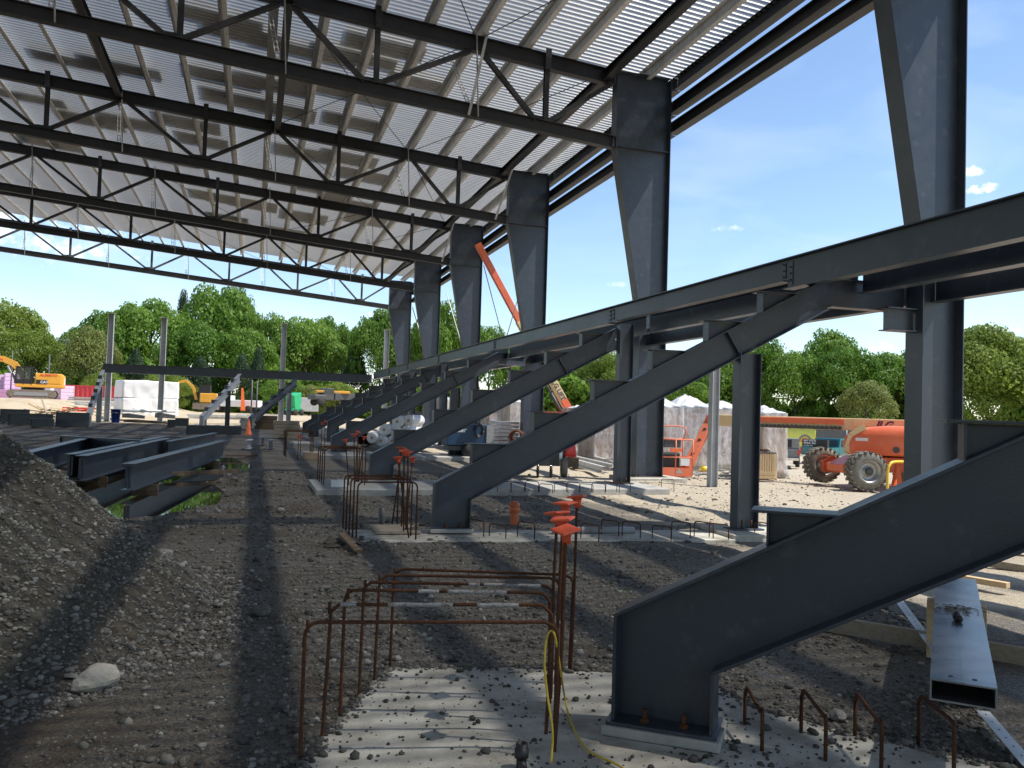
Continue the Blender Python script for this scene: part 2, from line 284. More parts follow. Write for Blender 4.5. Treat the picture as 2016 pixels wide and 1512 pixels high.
# ------------------------------------------------------------------ mesh building helpers
class MB:
    def __init__(s): s.v = []; s.f = []; s.sm = []
    def add(s, vs_, fs, smooth=False):
        o = len(s.v); s.v += [tuple(p) for p in vs_]; s.f += [tuple(i+o for i in f) for f in fs]; s.sm += [smooth]*len(fs); return s
    def box(s, c, size, ax=None):
        """box centred at c; ax = three unit axes"""
        c = Vector(c); X, Y, Z_ = ax or (Vector((1, 0, 0)), Vector((0, 1, 0)), Vector((0, 0, 1)))
        hx, hy, hz = (d/2 for d in size); vs_ = []
        for k in (-1, 1):
            for j in (-1, 1):
                for i in (-1, 1): vs_.append(c + X*(i*hx) + Y*(j*hy) + Z_*(k*hz))
        return s.add(vs_, ((0, 2, 3, 1), (4, 5, 7, 6), (0, 1, 5, 4), (2, 6, 7, 3), (0, 4, 6, 2), (1, 3, 7, 5)))
    def bb(s, x0, x1, y0, y1, z0, z1): return s.box(((x0+x1)/2, (y0+y1)/2, (z0+z1)/2), (abs(x1-x0), abs(y1-y0), abs(z1-z0)))
    def prism(s, poly, ext):
        """closed planar polygon (3d points) extruded by vector ext"""
        n = len(poly); ext = Vector(ext); p = [Vector(q) for q in poly]
        return s.add(p + [q+ext for q in p], [tuple(range(n-1, -1, -1)), tuple(range(n, 2*n))] + [(i, (i+1) % n, (i+1) % n+n, i+n) for i in range(n)])
    def bar(s, a, b, w, h, up=(0, 0, 1)):
        """rectangular bar from a to b; h along up"""
        a, b = Vector(a), Vector(b); d = (b-a); L = d.length; d.normalize(); up = Vector(up); sd_ = d.cross(up)
        if sd_.length < 1e-4: sd_ = d.cross(Vector((0, 1, 0)))
        sd_.normalize(); u = sd_.cross(d)
        return s.box((a+b)/2, (L, w, h), (d, sd_, u))
    def ibeam(s, a, b, d, bf, tf=.014, tw=.010, up=(0, 0, 1)):
        """I section from a to b (centre line)"""
        a, b = Vector(a), Vector(b); ax = (b-a).normalized(); up = Vector(up); sd_ = ax.cross(up).normalized(); u = sd_.cross(ax)
        h, w, t = d/2, bf/2, tw/2
        pr = [(-w, -h), (w, -h), (w, -h+tf), (t, -h+tf), (t, h-tf), (w, h-tf), (w, h), (-w, h), (-w, h-tf), (-t, h-tf), (-t, -h+tf), (-w, -h+tf)]
        pts = [a + sd_*x + u*y for x, y in pr]; q = [p + (b-a) for p in pts]; n = 12
        caps = [(0, 1, 2, 11), (11, 2, 3, 10), (10, 3, 4, 9), (9, 4, 5, 8), (8, 5, 6, 7)]
        return s.add(pts+q, [tuple(reversed(c)) for c in caps] + [tuple(i+n for i in c) for c in caps] + [(i, (i+1) % n, (i+1) % n+n, i+n) for i in range(n)])
    def channel(s, a, b, d, bf, t=.006, up=(0, 0, 1), flip=1):
        a, b = Vector(a), Vector(b); ax = (b-a).normalized(); up = Vector(up); sd_ = ax.cross(up).normalized()*flip; u = Vector(up)
        h = d/2; pr = [(0, -h), (bf, -h), (bf, -h+.025), (bf-t, -h+.025), (bf-t, -h+t), (t, -h+t), (t, h-t), (-bf+t, h-t), (-bf+t, h-.025), (-bf, h-.025), (-bf, h), (0, h)]
        pts = [a + sd_*x + u*y for x, y in pr]; q = [p + (b-a) for p in pts]; n = 12
        caps = [(0, 5, 6, 11), (0, 1, 4, 5), (1, 2, 3, 4), (6, 7, 10, 11), (7, 8, 9, 10)]
        return s.add(pts+q, [tuple(reversed(c)) for c in caps] + [tuple(i+n for i in c) for c in caps] + [(i, (i+1) % n, (i+1) % n+n, i+n) for i in range(n)])
    def tube(s, path, r, n=8, cap=True, smooth=True):
        path = [Vector(p) for p in path]; rs = r if isinstance(r, (list, tuple)) else [r]*len(path); vs_ = []; prev = None
        for i, p in enumerate(path):
            t = (path[min(i+1, len(path)-1)] - path[max(i-1, 0)]).normalized()
            ref = prev if prev is not None else (Vector((0, 0, 1)) if abs(t.z) < .9 else Vector((1, 0, 0)))
            x = (ref - t*ref.dot(t)).normalized(); prev = x; y = t.cross(x)
            for k in range(n):
                a = 2*math.pi*k/n; vs_.append(p + (x*math.cos(a) + y*math.sin(a))*rs[i])
        fs = [(i*n+k, i*n+(k+1) % n, (i+1)*n+(k+1) % n, (i+1)*n+k) for i in range(len(path)-1) for k in range(n)]
        s.add(vs_, fs, smooth)
        if cap:
            o = len(s.v)-len(vs_); s.f += [tuple(o+k for k in range(n-1, -1, -1)), tuple(o+(len(path)-1)*n+k for k in range(n))]; s.sm += [False, False]
        return s
    def cyl(s, a, b, r, n=16, smooth=True): return s.tube([a, b], r, n, True, smooth)
    def lathe(s, c, axis, prof, n=20, smooth=True):
        """prof = (radius, offset along axis)"""
        c = Vector(c); a = Vector(axis).normalized(); x = (Vector((0, 0, 1)) if abs(a.z) < .9 else Vector((1, 0, 0))); x = (x - a*x.dot(a)).normalized(); y = a.cross(x); vs_ = []
        for r, h in prof:
            for k in range(n):
                t = 2*math.pi*k/n; vs_.append(c + a*h + (x*math.cos(t) + y*math.sin(t))*r)
        return s.add(vs_, [(i*n+k, i*n+(k+1) % n, (i+1)*n+(k+1) % n, (i+1)*n+k) for i in range(len(prof)-1) for k in range(n)], smooth)
    def mesh(s, name):
        me = bpy.data.meshes.new(name); me.from_pydata(s.v, [], s.f)
        if any(s.sm): me.polygons.foreach_set('use_smooth', s.sm)
        me.update(); return me
    def build(s, name, mat, parent=None, bevel=0.):
        me = s.mesh(name); return link(name, me, mat, parent, bevel)
def link(name, me, mat, parent=None, bevel=0., loc=None):
    if mat and not me.materials: me.materials.append(MATS[mat])
    o = bpy.data.objects.new(name, me); COL.objects.link(o)
    if parent is not None:
        o.parent = parent
        if loc is None: o.location = -world_loc(parent)
        else: o.location = loc
    elif loc is not None: o.location = loc
    if bevel:
        bv = o.modifiers.new('bevel', 'BEVEL'); bv.width = bevel; bv.segments = 2; bv.limit_method = 'ANGLE'; bv.angle_limit = R(40)
    return o
def world_loc(o):
    v = Vector(o.location)
    while o.parent is not None: o = o.parent; v = v + Vector(o.location)
    return v
def tag(o, label=None, cat=None, group=None, kind='thing'):
    if label: o['label'] = label
    if cat: o['category'] = cat
    if group: o['group'] = group
    o['kind'] = kind
    return o
def thing(name, label, cat, loc=(0, 0, 0), group=None):
    o = bpy.data.objects.new(name, None); o.empty_display_size = .2; COL.objects.link(o); o.location = loc
    return tag(o, label, cat, group)
def struct(name, mb, mat): return tag(mb.build(name, mat), kind='structure')
def dup(root, loc=None, label=None, rotz=None, scale=None):
    r = root.copy(); COL.objects.link(r)
    if loc is not None: r.location = loc
    if rotz is not None: r.rotation_euler = (0, 0, rotz)
    if scale is not None: r.scale = scale
    if label: r['label'] = label
    for ch in root.children:
        c = ch.copy(); COL.objects.link(c); c.parent = r
        for g in ch.children:
            d = g.copy(); COL.objects.link(d); d.parent = c
    return r
def place(root, loc, rotz=0., scale=None):
    root.location = loc; root.rotation_euler = (0, 0, rotz)
    if scale: root.scale = scale
    return root
def text_mesh(body, size, origin, xdir, ydir, ext=.004, shear=0., bold=0.):
    cu = bpy.data.curves.new('lettering', 'FONT'); cu.body = body; cu.size = size; cu.extrude = ext; cu.shear = shear; cu.offset = bold; cu.resolution_u = 2
    ob = bpy.data.objects.new('lettering', cu); COL.objects.link(ob)
    bpy.context.view_layer.update()
    me = bpy.data.meshes.new_from_object(ob.evaluated_get(bpy.context.evaluated_depsgraph_get()))
    bpy.data.objects.remove(ob); X = Vector(xdir).normalized(); Y = Vector(ydir).normalized(); Zv = X.cross(Y); o = Vector(origin)
    for v in me.vertices: c = v.co.copy(); v.co = o + X*c.x + Y*c.y + Zv*c.z
    me.materials.clear(); return me
ORD = ['first', 'second', 'third', 'fourth', 'fifth', 'sixth', 'seventh', 'eighth', 'ninth', 'tenth', 'eleventh', 'twelfth', 'thirteenth', 'fourteenth', 'fifteenth', 'sixteenth', 'seventeenth', 'eighteenth', 'nineteenth', 'twentieth', 'twenty-first', 'twenty-second', 'twenty-third', 'twenty-fourth', 'twenty-fifth', 'twenty-sixth']
def sstep(a, b, x):
    t = max(0., min(1., (x-a)/(b-a))); return t*t*(3-2*t)

# ------------------------------------------------------------------ ground
PUDDLE = [onZ(*p) for p in ((175, 1010), (250, 1022), (330, 1004), (425, 985), (440, 962), (420, 940), (500, 915), (455, 895), (300, 905), (150, 925), (60, 950), (60, 985))]
def in_poly(x, y, poly):
    c = False; n = len(poly); j = n-1
    for i in range(n):
        if (poly[i].y > y) != (poly[j].y > y) and x < (poly[j].x-poly[i].x)*(y-poly[i].y)/(poly[j].y-poly[i].y)+poly[i].x: c = not c
        j = i
    return c
PX0, PX1 = min(p.x for p in PUDDLE)-1, max(p.x for p in PUDDLE)+1; PY0, PY1 = min(p.y for p in PUDDLE)-1, max(p.y for p in PUDDLE)+1
def gz(x, y):
    far = sstep(61, 74, y)*sstep(-9, -17, x)
    z = far*1.45 + .25*sstep(50, 62, y)
    d = math.hypot(x-3, y-8)
    amp = 1.0/(1+d*.02)
    z += amp*(.035*noise.noise(Vector((x*.45, y*.45, 3))) + .022*noise.noise(Vector((x*1.7, y*1.7, 9))) + .010*noise.noise(Vector((x*5, y*5, 1))))
    if x > 4: z += sstep(4.5, 8, x)*.07*noise.noise(Vector((x*.55+7, y*.75, 5)))*amp
    # berm of mud that borders the puddle, ruts
    z += .05*max(0, 1-abs(y-14.1-.25*math.sin(x*1.3))/.35)*sstep(-4.5, -2.2, x)*sstep(3, 1.2, x)*(.6+.8*abs(noise.noise(Vector((x*2.2, y*2.2, 4)))))
    z -= 1.1*sstep(21, 44, y)*sstep(14, 24, x)
    if PX0 < x < PX1 and PY0 < y < PY1:
        k = sum(in_poly(x+dx, y+dy*1.6, PUDDLE) for dx in (-.3, 0, .3) for dy in (-.3, 0, .3))/9
        z -= .13*k
    return z
def axis_steps(lo, hi, f0, f1, fine, grow):
    a = list(np.arange(f0, f1+1e-6, fine)); s = fine; x = f1
    while x < hi: s *= grow; x += s; a.append(x)
    s = fine; x = f0; b = []
    while x > lo: s *= grow; x -= s; b.append(x)
    return b[::-1]+a
xs = axis_steps(-900, 900, -5, 11, .085, 1.045); ys = axis_steps(-120, 1500, 1.5, 15, .085, 1.035)
gv = [(x, y, gz(x, y)) for y in ys for x in xs]; nx = len(xs)
gf = [(j*nx+i, j*nx+i+1, (j+1)*nx+i+1, (j+1)*nx+i) for j in range(len(ys)-1) for i in range(nx-1)]
g = MB(); g.v = gv; g.f = gf; g.sm = [True]*len(gf); struct('ground', g, 'ground')
pw = MB(); pw.prism([Vector((p.x, p.y, -.055)) for p in [Vector((PX0, PY0, 0)), Vector((PX1, PY0, 0)), Vector((PX1, PY1, 0)), Vector((PX0, PY1, 0))]], (0, 0, -.02))
pw = MB(); cxp = sum(p.x for p in PUDDLE)/len(PUDDLE); cyp = sum(p.y for p in PUDDLE)/len(PUDDLE)
pw.add([(cxp+(p.x-cxp)*1.12, cyp+(p.y-cyp)*1.06, -.066) for p in PUDDLE], [tuple(range(len(PUDDLE)-1, -1, -1))])
if pw.f:
    struct('puddle_water', pw, 'water')
def flat(px, z): return [onZ(x, y, z) for x, y in px]
fieldp = MB(); fieldp.add([(44, 66, -.98), (84, 22, -.98), (260, 12, -.98), (260, 190, -.98), (40, 190, -.98)], [(0, 1, 2, 3, 4)]); struct('grass_field', fieldp, 'grass')

# ------------------------------------------------------------------ concrete footings
def footing(name, poly, z1, z0, label):
    mb = MB(); mb.prism([Vector((p[0], p[1], z0)) for p in poly], (0, 0, z1-z0)); 
    if mb.f and (Vector(poly[1][:2])-Vector(poly[0][:2])).cross(Vector(poly[2][:2])-Vector(poly[1][:2])) < 0: mb.f = [tuple(reversed(f)) for f in mb.f]
    o = mb.build(name, 'concrete' if z1 < .11 else 'concrete_grey', bevel=.012); return tag(o, label, 'footing', 'concrete footings')
FZ1 = .055
F1r = [onZ(x, y, FZ1) for x, y in ((765, 1312), (985, 1312), (1205, 1322), (1386, 1337), (1500, 1396), (1640, 1432), (1850, 1478), (2100, 1540), (2300, 1900), (1200, 1900), (560, 1750), (520, 1600), (592, 1498), (672, 1408))]
F1 = []
for i, p in enumerate(F1r):
    q = F1r[(i+1) % len(F1r)]; n_ = max(1, int((q-p).length/.05))
    for k in range(n_):
        e = p.lerp(q, k/n_); F1.append(Vector((e.x+.022*noise.noise(Vector((e.x*6, e.y*6, 0)))+.01*noise.noise(Vector((e.x*25, e.y*25, 3))), e.y+.022*noise.noise(Vector((e.x*6, e.y*6, 5))), FZ1)))
footing('concrete_footing', [(p.x, p.y) for p in F1], FZ1, -.4, 'cream concrete footing slab under the foremost sloping beam and rebar hoops')
footing('concrete_footing', [(1.35, 10.75), (7.55, 10.35), (7.6, 11.25), (2.6, 11.75), (1.3, 11.85)], .018, -.4, 'gravel strewn concrete strip under the second sloping beam and its post')
footing('concrete_footing', [(1.2, 16.5), (8.95, 16.9), (8.95, 18.9), (1.2, 18.9)], .12, -.4, 'raised concrete strip with a vertical face under the third sloping beam')
footing('concrete_footing', [(1.5, 28.3), (9.2, 28.3), (9.2, 31), (1.5, 31)], .12, -.4, 'concrete strip under the fourth sloping beam')
footing('concrete_footing', [(1.7, 37.4), (9.2, 37.4), (9.2, 39.6), (1.7, 39.6)], .12, -.4, 'concrete strip under the fifth sloping beam')
footing('concrete_footing', [(6.55, 10.45), (7.75, 10.3), (7.85, 11.4), (6.65, 11.55)], .075, -.4, 'small concrete pad under the post of the second sloping beam')
footing('concrete_footing', [(9.4, 20.0), (11.1, 20.0), (11.1, 21.3), (9.4, 21.3)], .10, -.4, 'pale concrete pad under the second tall tapered column')

# ------------------------------------------------------------------ building frame: tapered columns
YC = [10.64, 20.63, 30.56, 40.36, 50.15, 60.12]
ZCH = lambda X: 10.82 + .083*(8.9-X)         # top chord centre
ZB = lambda X: 9.07 + .083*(8.9-X)           # bottom chord centre
DECK = lambda X: ZCH(X) + .21 + .235         # underside of the deck
LCOL = ['nearest tapered steel column with the beams crossing its foot', 'second tapered steel column, the first one with its roof truss in view', 'third tapered steel column, beside the raised orange boom', 'fourth tapered steel column along the open wall', 'fifth tapered steel column, last under the roof deck', 'farthest tapered steel column under the sunlit end truss']
def column(k, Y):
    t = thing('steel_column', LCOL[k], 'column', (10.2, Y, 0), 'tapered columns along the open wall'); mt = 'steel'
    xo = 10.6; xi = 9.8; z0 = .12; zt = 4.55; zk = 8.95; ztop = 10.98; xk = 8.98; tf = .022
    def plate(name, poly, th=.014): mb = MB(); mb.prism([(x, Y-th/2, z) for x, z in poly], (0, th, 0)); return mb.build(name, mt, t)
    plate('web', [(xi+tf, z0), (xo-tf, z0), (xo-tf, ztop), (xk+tf, ztop), (xk+tf, zk), (xi+tf, zt)])
    def fl(name, a, b, w=.36): mb = MB(); mb.bar((a[0], Y, a[1]), (b[0], Y, b[1]), w, tf, up=(1, 0, 0)); return mb.build(name, mt, t, bevel=.004)
    fl('outer_flange', (xo-tf/2, z0), (xo-tf/2, ztop)); fl('inner_flange', (xi+tf/2, z0), (xi+tf/2, zt)); fl('inner_flange', (xi+tf/2-.002, zt), (xk+tf/2-.004, zk)); fl('end_plate', (xk+tf/2, zk+.01), (xk+tf/2, ztop+.08), .34)
    mb = MB(); mb.box(((xk+xo)/2-.02, Y-.095, zk), (xo-xk-.08, .17, .016)); mb.box(((xk+xo)/2-.02, Y+.095, zk), (xo-xk-.08, .17, .016)); mb.build('stiffener', mt, t)
    mb = MB(); mb.box(((xk+xo)/2-.01, Y, ztop+.012), (xo-xk-.06, .32, .022)); mb.build('cap_plate', mt, t)
    mb = MB(); mb.box((10.2, Y, z0-.012), (1.0, .46, .024)); mb.build('base_plate', 'steel_rusty_base', t)
    for z in (10.82, 10.2, 9.64):
        
        for sy in (-.09, .09): mb = MB(); mb.box((xo+.07, Y+sy, z), (.14, .012, .26)); mb.build('girt_clip', mt, t)
    for bx in (-.3, .3):
        for by in (-.12, .12): mb = MB(); mb.cyl((10.2+bx, Y+by, z0), (10.2+bx, Y+by, z0+.09), .016, 8); mb.build('anchor_bolt', 'rust', t)
    return t
for k, Y in enumerate(YC): column(k, Y)

# ------------------------------------------------------------------ roof trusses
XR = -19.6   # ridge
TOPN = [8.98, 5.1, .35, -4.6, -9.5, -14.4, -19.3]; BOTN = [6.9, 2.45, -2.1, -7.0, -11.9, -16.8]
LTR = ['roof truss over the foremost tapered column, above the frame', 'nearest roof truss in view, on the second tapered column', 'second roof truss in view, on the third tapered column', 'third roof truss in view, on the fourth tapered column', 'fourth roof truss in view, on the fifth tapered column', 'farthest roof truss, its bottom chord striped by sun beyond the deck edge']
for k, Y in enumerate(YC):
    t = thing('roof_truss', LTR[k], 'truss', (9, Y, 9), 'steel roof trusses'); mt = 'steel_truss' if k < 5 else 'truss_sunlit'
    tl = Vector((-1, 0, .083)).normalized(); un = Vector((.083, 0, 1)).normalized()
    mb = MB(); mb.ibeam((8.95, Y, ZCH(8.95)), (XR, Y, ZCH(XR)), .40, .21, .018, .012, up=un); mb.build('top_chord', mt, t)
    mb = MB(); mb.ibeam((8.95, Y, ZB(8.95)), (XR, Y, ZB(XR)), .33, .21, .018, .012, up=un); mb.build('bottom_chord', mt, t)
    for X in BOTN:
        mb = MB(); mb.ibeam((X+.12, Y, ZB(X)+.16), (X+.12, Y, ZCH(X)-.2), .13, .13, .012, .01, up=(0, 1, 0)); mb.build('vertical', mt, t)
        mb = MB(); mb.box((X, Y, ZB(X)+.2), (.7, .014, .16)); mb.build('gusset', mt, t)
        mb = MB(); mb.box((X+.12, Y-.14, ZCH(X)+.02), (.16, .012, .55)); mb.build('splice_plate', mt, t)
    for i, X in enumerate(BOTN):
        for X2 in (TOPN[i], TOPN[i+1]):
            s = .1 if X2 > X else -.1; e = -.15 if X2 > X else .15
            mb = MB(); a = Vector((X+s*1.6, Y, ZB(X)+.15)); b = Vector((X2+e, Y, ZCH(X2)-.19))
            for sy in (-.045, .045): mb.bar(a+Vector((0, sy, 0)), b+Vector((0, sy, 0)), .05, .11, up=(0, 0, 1))
            mb.build('diagonal', mt, t)
    for X in TOPN[1:]:
        mb = MB(); mb.bar((X-.05, Y-.15, ZCH(X)+.3), (X+.06, Y-.15, ZB(X)-.16), .05, .03, up=(1, 0, 0)); mb.build('hanger', 'galv_dull', t)
        # slotted galvanised flange brace behind the truss
        mb = MB(); a = Vector((X-.35, Y+1.5, ZCH(X)+.2)); b = Vector((X-.1, Y+.12, ZB(X)+.15)); n = 9
        mb.bar(a+Vector((-.045, 0, 0)), b+Vector((-.045, 0, 0)), .02, .02); mb.bar(a+Vector((.045, 0, 0)), b+Vector((.045, 0, 0)), .02, .02)
        for j in range(n+1): c = a.lerp(b, j/n); mb.box(c, (.11, .02, .025))
        mb.build('flange_brace', 'galv', t)

# ------------------------------------------------------------------ struts, purlins, eave members, deck
Y0R, Y1R = -42.0, 60.45
for X, lab in ((8.69, 'dark strut beam along the roof beside the tapered columns'), (.42, 'dark strut beam along the roof above the middle of the frame'), (-4.7, 'dark strut beam along the roof at the upper edge of the frame'), (-14.4, 'dark strut beam along the far side of the roof')):
    mb = MB(); mb.ibeam((X, Y0R, ZCH(X)+.0), (X, YC[-1] if X > 8 else YC[2], ZCH(X)+.0), .26, .20, .014, .01); o = mb.build('strut_beam', 'steel_truss'); tag(o, lab, 'beam', 'longitudinal roof struts')
PUR = [9.9]+[7.7-1.27*i for i in range(22)]
for i, X in enumerate(PUR):
    mb = MB(); z = ZCH(X)+.21+.115
    mb.channel((X, Y0R, z), (X, Y1R+.3, z), .24, .125, .006); o = mb.build('roof_purlin', 'purlin')
    tag(o, f'{ORD[i]} galvanised Z purlin in from the open eave, under the roof deck', 'purlin', 'galvanised roof purlins')
    # lap plates where two lengths overlap above each truss
deckm = MB(); pitch = .2; y = Y0R; k = 0; rows = []
while y < 59.15:
    yy = round(y/pitch)*pitch
    for dy, dz in ((0, 0), (.112, 0), (.128, .045), (.184, .045)): rows.append((yy+dy, dz))
    y += pitch
for (yy, dz) in rows:
    for X in (11.05, XR, XR-30.): z = DECK(max(X, XR)) + dz - (2.5 if X < XR else 0.); deckm.v.append((X, yy, z))
for i in range(len(rows)-1):
    for j in range(2): deckm.f.append((i*3+j, i*3+j+1, i*3+4+j, i*3+3+j)); deckm.sm.append(False)
struct('roof_deck', deckm, 'deck')
# boards stacked on the deck: they show from below as dark patches
PATCH = []
def patch(px, py, lx, ly):
    d = ray(px, py); a = 10.82+.083*8.9+.445+.09; t_ = (a-EYE)/(d.z+.083*d.x); PATCH.append((EYEV+d*t_, lx, ly))
for q in ((430, 35, 2.4, 1.0), (150, 120, 2.6, .9), (240, 130, 2.4, 1.0), (480, 65, 2.2, 1.1), (600, 100, 3.0, .9), (700, 110, 2.4, .9), (760, 90, 2.2, 1.), (440, 150, 2.4, 1.2), (540, 165, 2.4, 1.2), (640, 170, 2.6, 1.2), (720, 190, 2.0, 1.1),
          (470, 195, 2.4, 1.4), (560, 215, 2.2, 1.4), (700, 240, 2.2, 1.4), (180, 235, 2.4, 1.4), (260, 240, 2.4, 1.5), (370, 240, 2.4, 1.5), (400, 275, 2.0, 1.5), (600, 300, 2.4, 1.7), (690, 310, 2.2, 1.6), (340, 310, 2.2, 1.8), (720, 345, 2.4, 1.8), (560, 350, 2.4, 1.8),
          (640, 370, 2.4, 2.), (420, 385, 2.2, 2.), (500, 400, 2.4, 2.2), (680, 400, 2.6, 2.2), (600, 425, 2.4, 2.4), (720, 430, 2.2, 2.4), (450, 430, 2.2, 2.4), (560, 455, 2.4, 2.4), (60, 190, 2.4, 1.0), (100, 280, 2.4, 1.4), (820, 160, 1.6, 1.0)):
    patch(*q)
def bay_of(p): return sum(1 for y in YC if y < p.y)
PATCH.sort(key=lambda q: (bay_of(q[0]), -q[0].x)); seen_bay = {}
for i, (p, lx, ly) in enumerate(PATCH):
    mb = MB(); x0, x1 = p.x-lx/2, p.x+lx/2; y0, y1 = p.y-ly/2, p.y+ly/2; v = []; h = .12+.1*random.random()
    for z in (.085, .085+h):
        for (x, y) in ((x0, y0), (x1, y0), (x1, y1), (x0, y1)): v.append((x, y, DECK(x)+z))
    mb.add(v, ((3, 2, 1, 0), (4, 5, 6, 7), (0, 1, 5, 4), (1, 2, 6, 5), (2, 3, 7, 6), (3, 0, 4, 7))); o = mb.build('insulation_board', 'insulation')
    bay = bay_of(p); seen_bay[bay] = k = seen_bay.get(bay, -1)+1
    tag(o, f'dark board patch showing through the deck, {ORD[bay]} roof bay, {ORD[k]} in from the eave', 'board', 'boards lying on the roof deck')
# eave strut and girts between the columns, along the open wall
for nm, X, zt_, d, lab in (('eave_strut', 10.86, 11.12, .36, 'galvanised eave strut along the roof edge above the open wall'), ('wall_girt', 10.74, 10.36, .30, 'upper wall girt along the open wall just below the eave'), ('wall_girt', 10.74, 9.80, .30, 'lower wall girt along the open wall below the eave')):
    for i in range(6):
        ya = Y0R if i == 0 else YC[i-1]+.02; yb = YC[i]-.02
        mb = MB(); mb.ibeam((X, ya, zt_-d/2), (X, yb, zt_-d/2), d, .25, .010, .008); o = mb.build(nm, 'steel_truss')
        tag(o, lab.replace(' along ', f', {ORD[i]} bay, along ', 1), 'girt', 'eave strut and wall girts')
mb = MB(); mb.channel((11.06, Y0R, DECK(11)-.02), (11.06, Y1R+.3, DECK(11)-.02), .16, .05, .004); tag(mb.build('eave_edge_angle', 'galv'), 'bright galvanised edge angle along the eave of the roof deck', 'edge trim')
# sag rods crossing under the deck
rods = [(5.1, 0, .35, 1), (.35, 0, 5.1, 1), (8.7, 0, 5.1, 1), (5.1, 1, .35, 2), (.35, 1, 5.1, 2), (8.7, 1, 5.1, 2), (5.1, 2, 8.7, 3), (.35, 2, 5.1, 3), (-4.6, 3, .35, 4), (5.1, 3, .35, 4), (-4.6, 4, .35, 5), (.35, 4, 5.1, 5), (8.7, 3, 5.1, 4)]
for (xa, ka, xb, kb) in rods:
    mb = MB(); a = Vector((xa, YC[ka], ZCH(xa)+.1)); b = Vector((xb, YC[kb], ZCH(xb)+.1)); m_ = (a+b)/2-Vector((0, 0, .06)); mb.tube([a, m_, b], .013, 6)
    o = mb.build('brace_rod', 'steel_truss'); bay = ['above the frame', 'nearest', 'second', 'third', 'fourth'][ka]
    tag(o, f'thin diagonal brace rod, {bay} roof bay, {"eave" if xa > 8 else "mid" if xa > 1 else "centre" if xa > 0 else "west"} to {"eave" if xb > 8 else "mid" if xb > 1 else "centre"}', 'rod', 'diagonal brace rods under the roof')
# light timber strips hanging from the trusses
for (px0, py0, px1, py1, Y, lab) in ((965, 40, 923, 226, YC[1]-.2, 'pale strip hanging down the face of the nearest roof truss'), (1014, 318, 975, 432, YC[2]-.25, 'pale strip leaning on the second truss beside the third column'), (894, 437, 870, 515, YC[3]-.25, 'pale strip leaning on the third truss beside the fourth column')):
    mb = MB(); mb.bar(onY(px0, py0, Y), onY(px1, py1, Y), .07, .03, up=(0, 1, 0)); tag(mb.build('hanging_strip', 'galv_dull'), lab, 'strip', 'strips hanging on the trusses')

# ------------------------------------------------------------------ sloping seating beams (rakers)
def raker(toe, phi, L, z0, label, s0=0., br=6, mt='steel', th=.48, near=False, br0=0, bolts=True, ztoe=.70, slope=.54, bs=.50, bz=1.26, bf=.20):
    d = Vector((math.cos(phi), -math.sin(phi), 0)); n = Vector((math.sin(phi), math.cos(phi), 0)); o = Vector((toe[0], toe[1], 0))
    P = lambda s, z, w=0.: o + d*s + n*w + Vector((0, 0, z))
    zt = lambda s: ztoe + slope*s; zb = lambda s: zt(s)-th
    t = thing('seating_raker', label, 'beam', P(s0, z0), 'sloping seating beams'); tf = .018; bv = .003 if near else 0.
    mb = MB(); mb.prism([P(s, z, -.006) for s, z in ((s0, z0+.02), (s0+.5, z0+.02), (s0+.5, zb(s0+.5)), (L, zb(L)), (L, zt(L)), (s0, zt(s0)))], n*.012); mb.build('web', mt, t)
    def fl(name, a, b, upv, w=bf): mb = MB(); mb.bar(P(*a), P(*b), w, tf, up=upv); return mb.build(name, mt, t, bv)
    nu = Vector((0, 0, 1))*1 - d*slope
    fl('toe_flange', (s0, z0+.02), (s0, zt(s0)+.004), d); fl('toe_flange', (s0+.5, z0+.02), (s0+.5, zb(s0+.5)), d)
    fl('top_flange', (s0-.008, zt(s0)+.004), (L, zt(L)+.008), nu.normalized()); fl('bottom_flange', (s0+.5, zb(s0+.5)), (L, zb(L)), nu.normalized())
    mb = MB(); mb.box(P(s0+.25, z0+.01), (.56, bf+.06, .022), (d, n, Vector((0, 0, 1)))); mb.build('base_plate', mt, t, bv)
    mb = MB(); mb.box(P(s0+.25, z0-.022), (.60, bf+.1, .05), (d, n, Vector((0, 0, 1)))); mb.build('grout_pad', 'concrete_grey', t, bv*2)
    if bolts:
        for bs_ in (.16, .36):
            mb = MB(); c = P(s0+bs_, z0+.02, -.09); mb.cyl(c, c+Vector((0, 0, .07)), .012, 8); mb.lathe(c, (0, 0, 1), ((0, 0), (.024, 0), (.024, .022), (0, .022)), 6, False); mb.build('anchor_bolt', 'rust', t)
    for i in range(br0, br):
        s = bs+.87*i; z = bz+.476*i; bt = zt(s)+.012
        if s > L-.3: break
        b = MB(); b.box(P(s, (bt+z)/2-.005), (.012, .19, z-bt-.01), (d, n, Vector((0, 0, 1)))); face = b.build('step_face', mt, t, bv)
        ln = (z-zt(s))/slope
        b = MB(); b.box(P(s+ln/2-.03, z), (ln+.10, .22, .014), (d, n, Vector((0, 0, 1)))); b.build('step_tread', mt, face, bv)
        b = MB(); b.prism([P(s+.006, bt, -.004), P(s+ln-.03, z-.01, -.004), P(s+.006, z-.008, -.004)], n*.008); b.build('step_web', mt, face)
    # stiffener plates on the web
    mb = MB(); ss = s0+4.5
    if ss < L:
        for w in (-.05, .05): pass
        mb.prism([P(ss, zb(ss)+.02, -.012), P(ss+.02, zb(ss)+.02, -.012), P(ss-.19, zt(ss-.19)-.02, -.012), P(ss-.21, zt(ss-.21)-.02, -.012)], n*-.075); mb.build('stiffener', mt, t)
    return t, P, zt, zb
T1 = raker((1.92, 4.15), R(37), 6.6, .105, 'foremost sloping steel beam with dark web, lower right, on the cream footing', mt='steel_near', near=True, br=6, th=.50, ztoe=.655, bs=.75, bz=1.25, bf=.26)
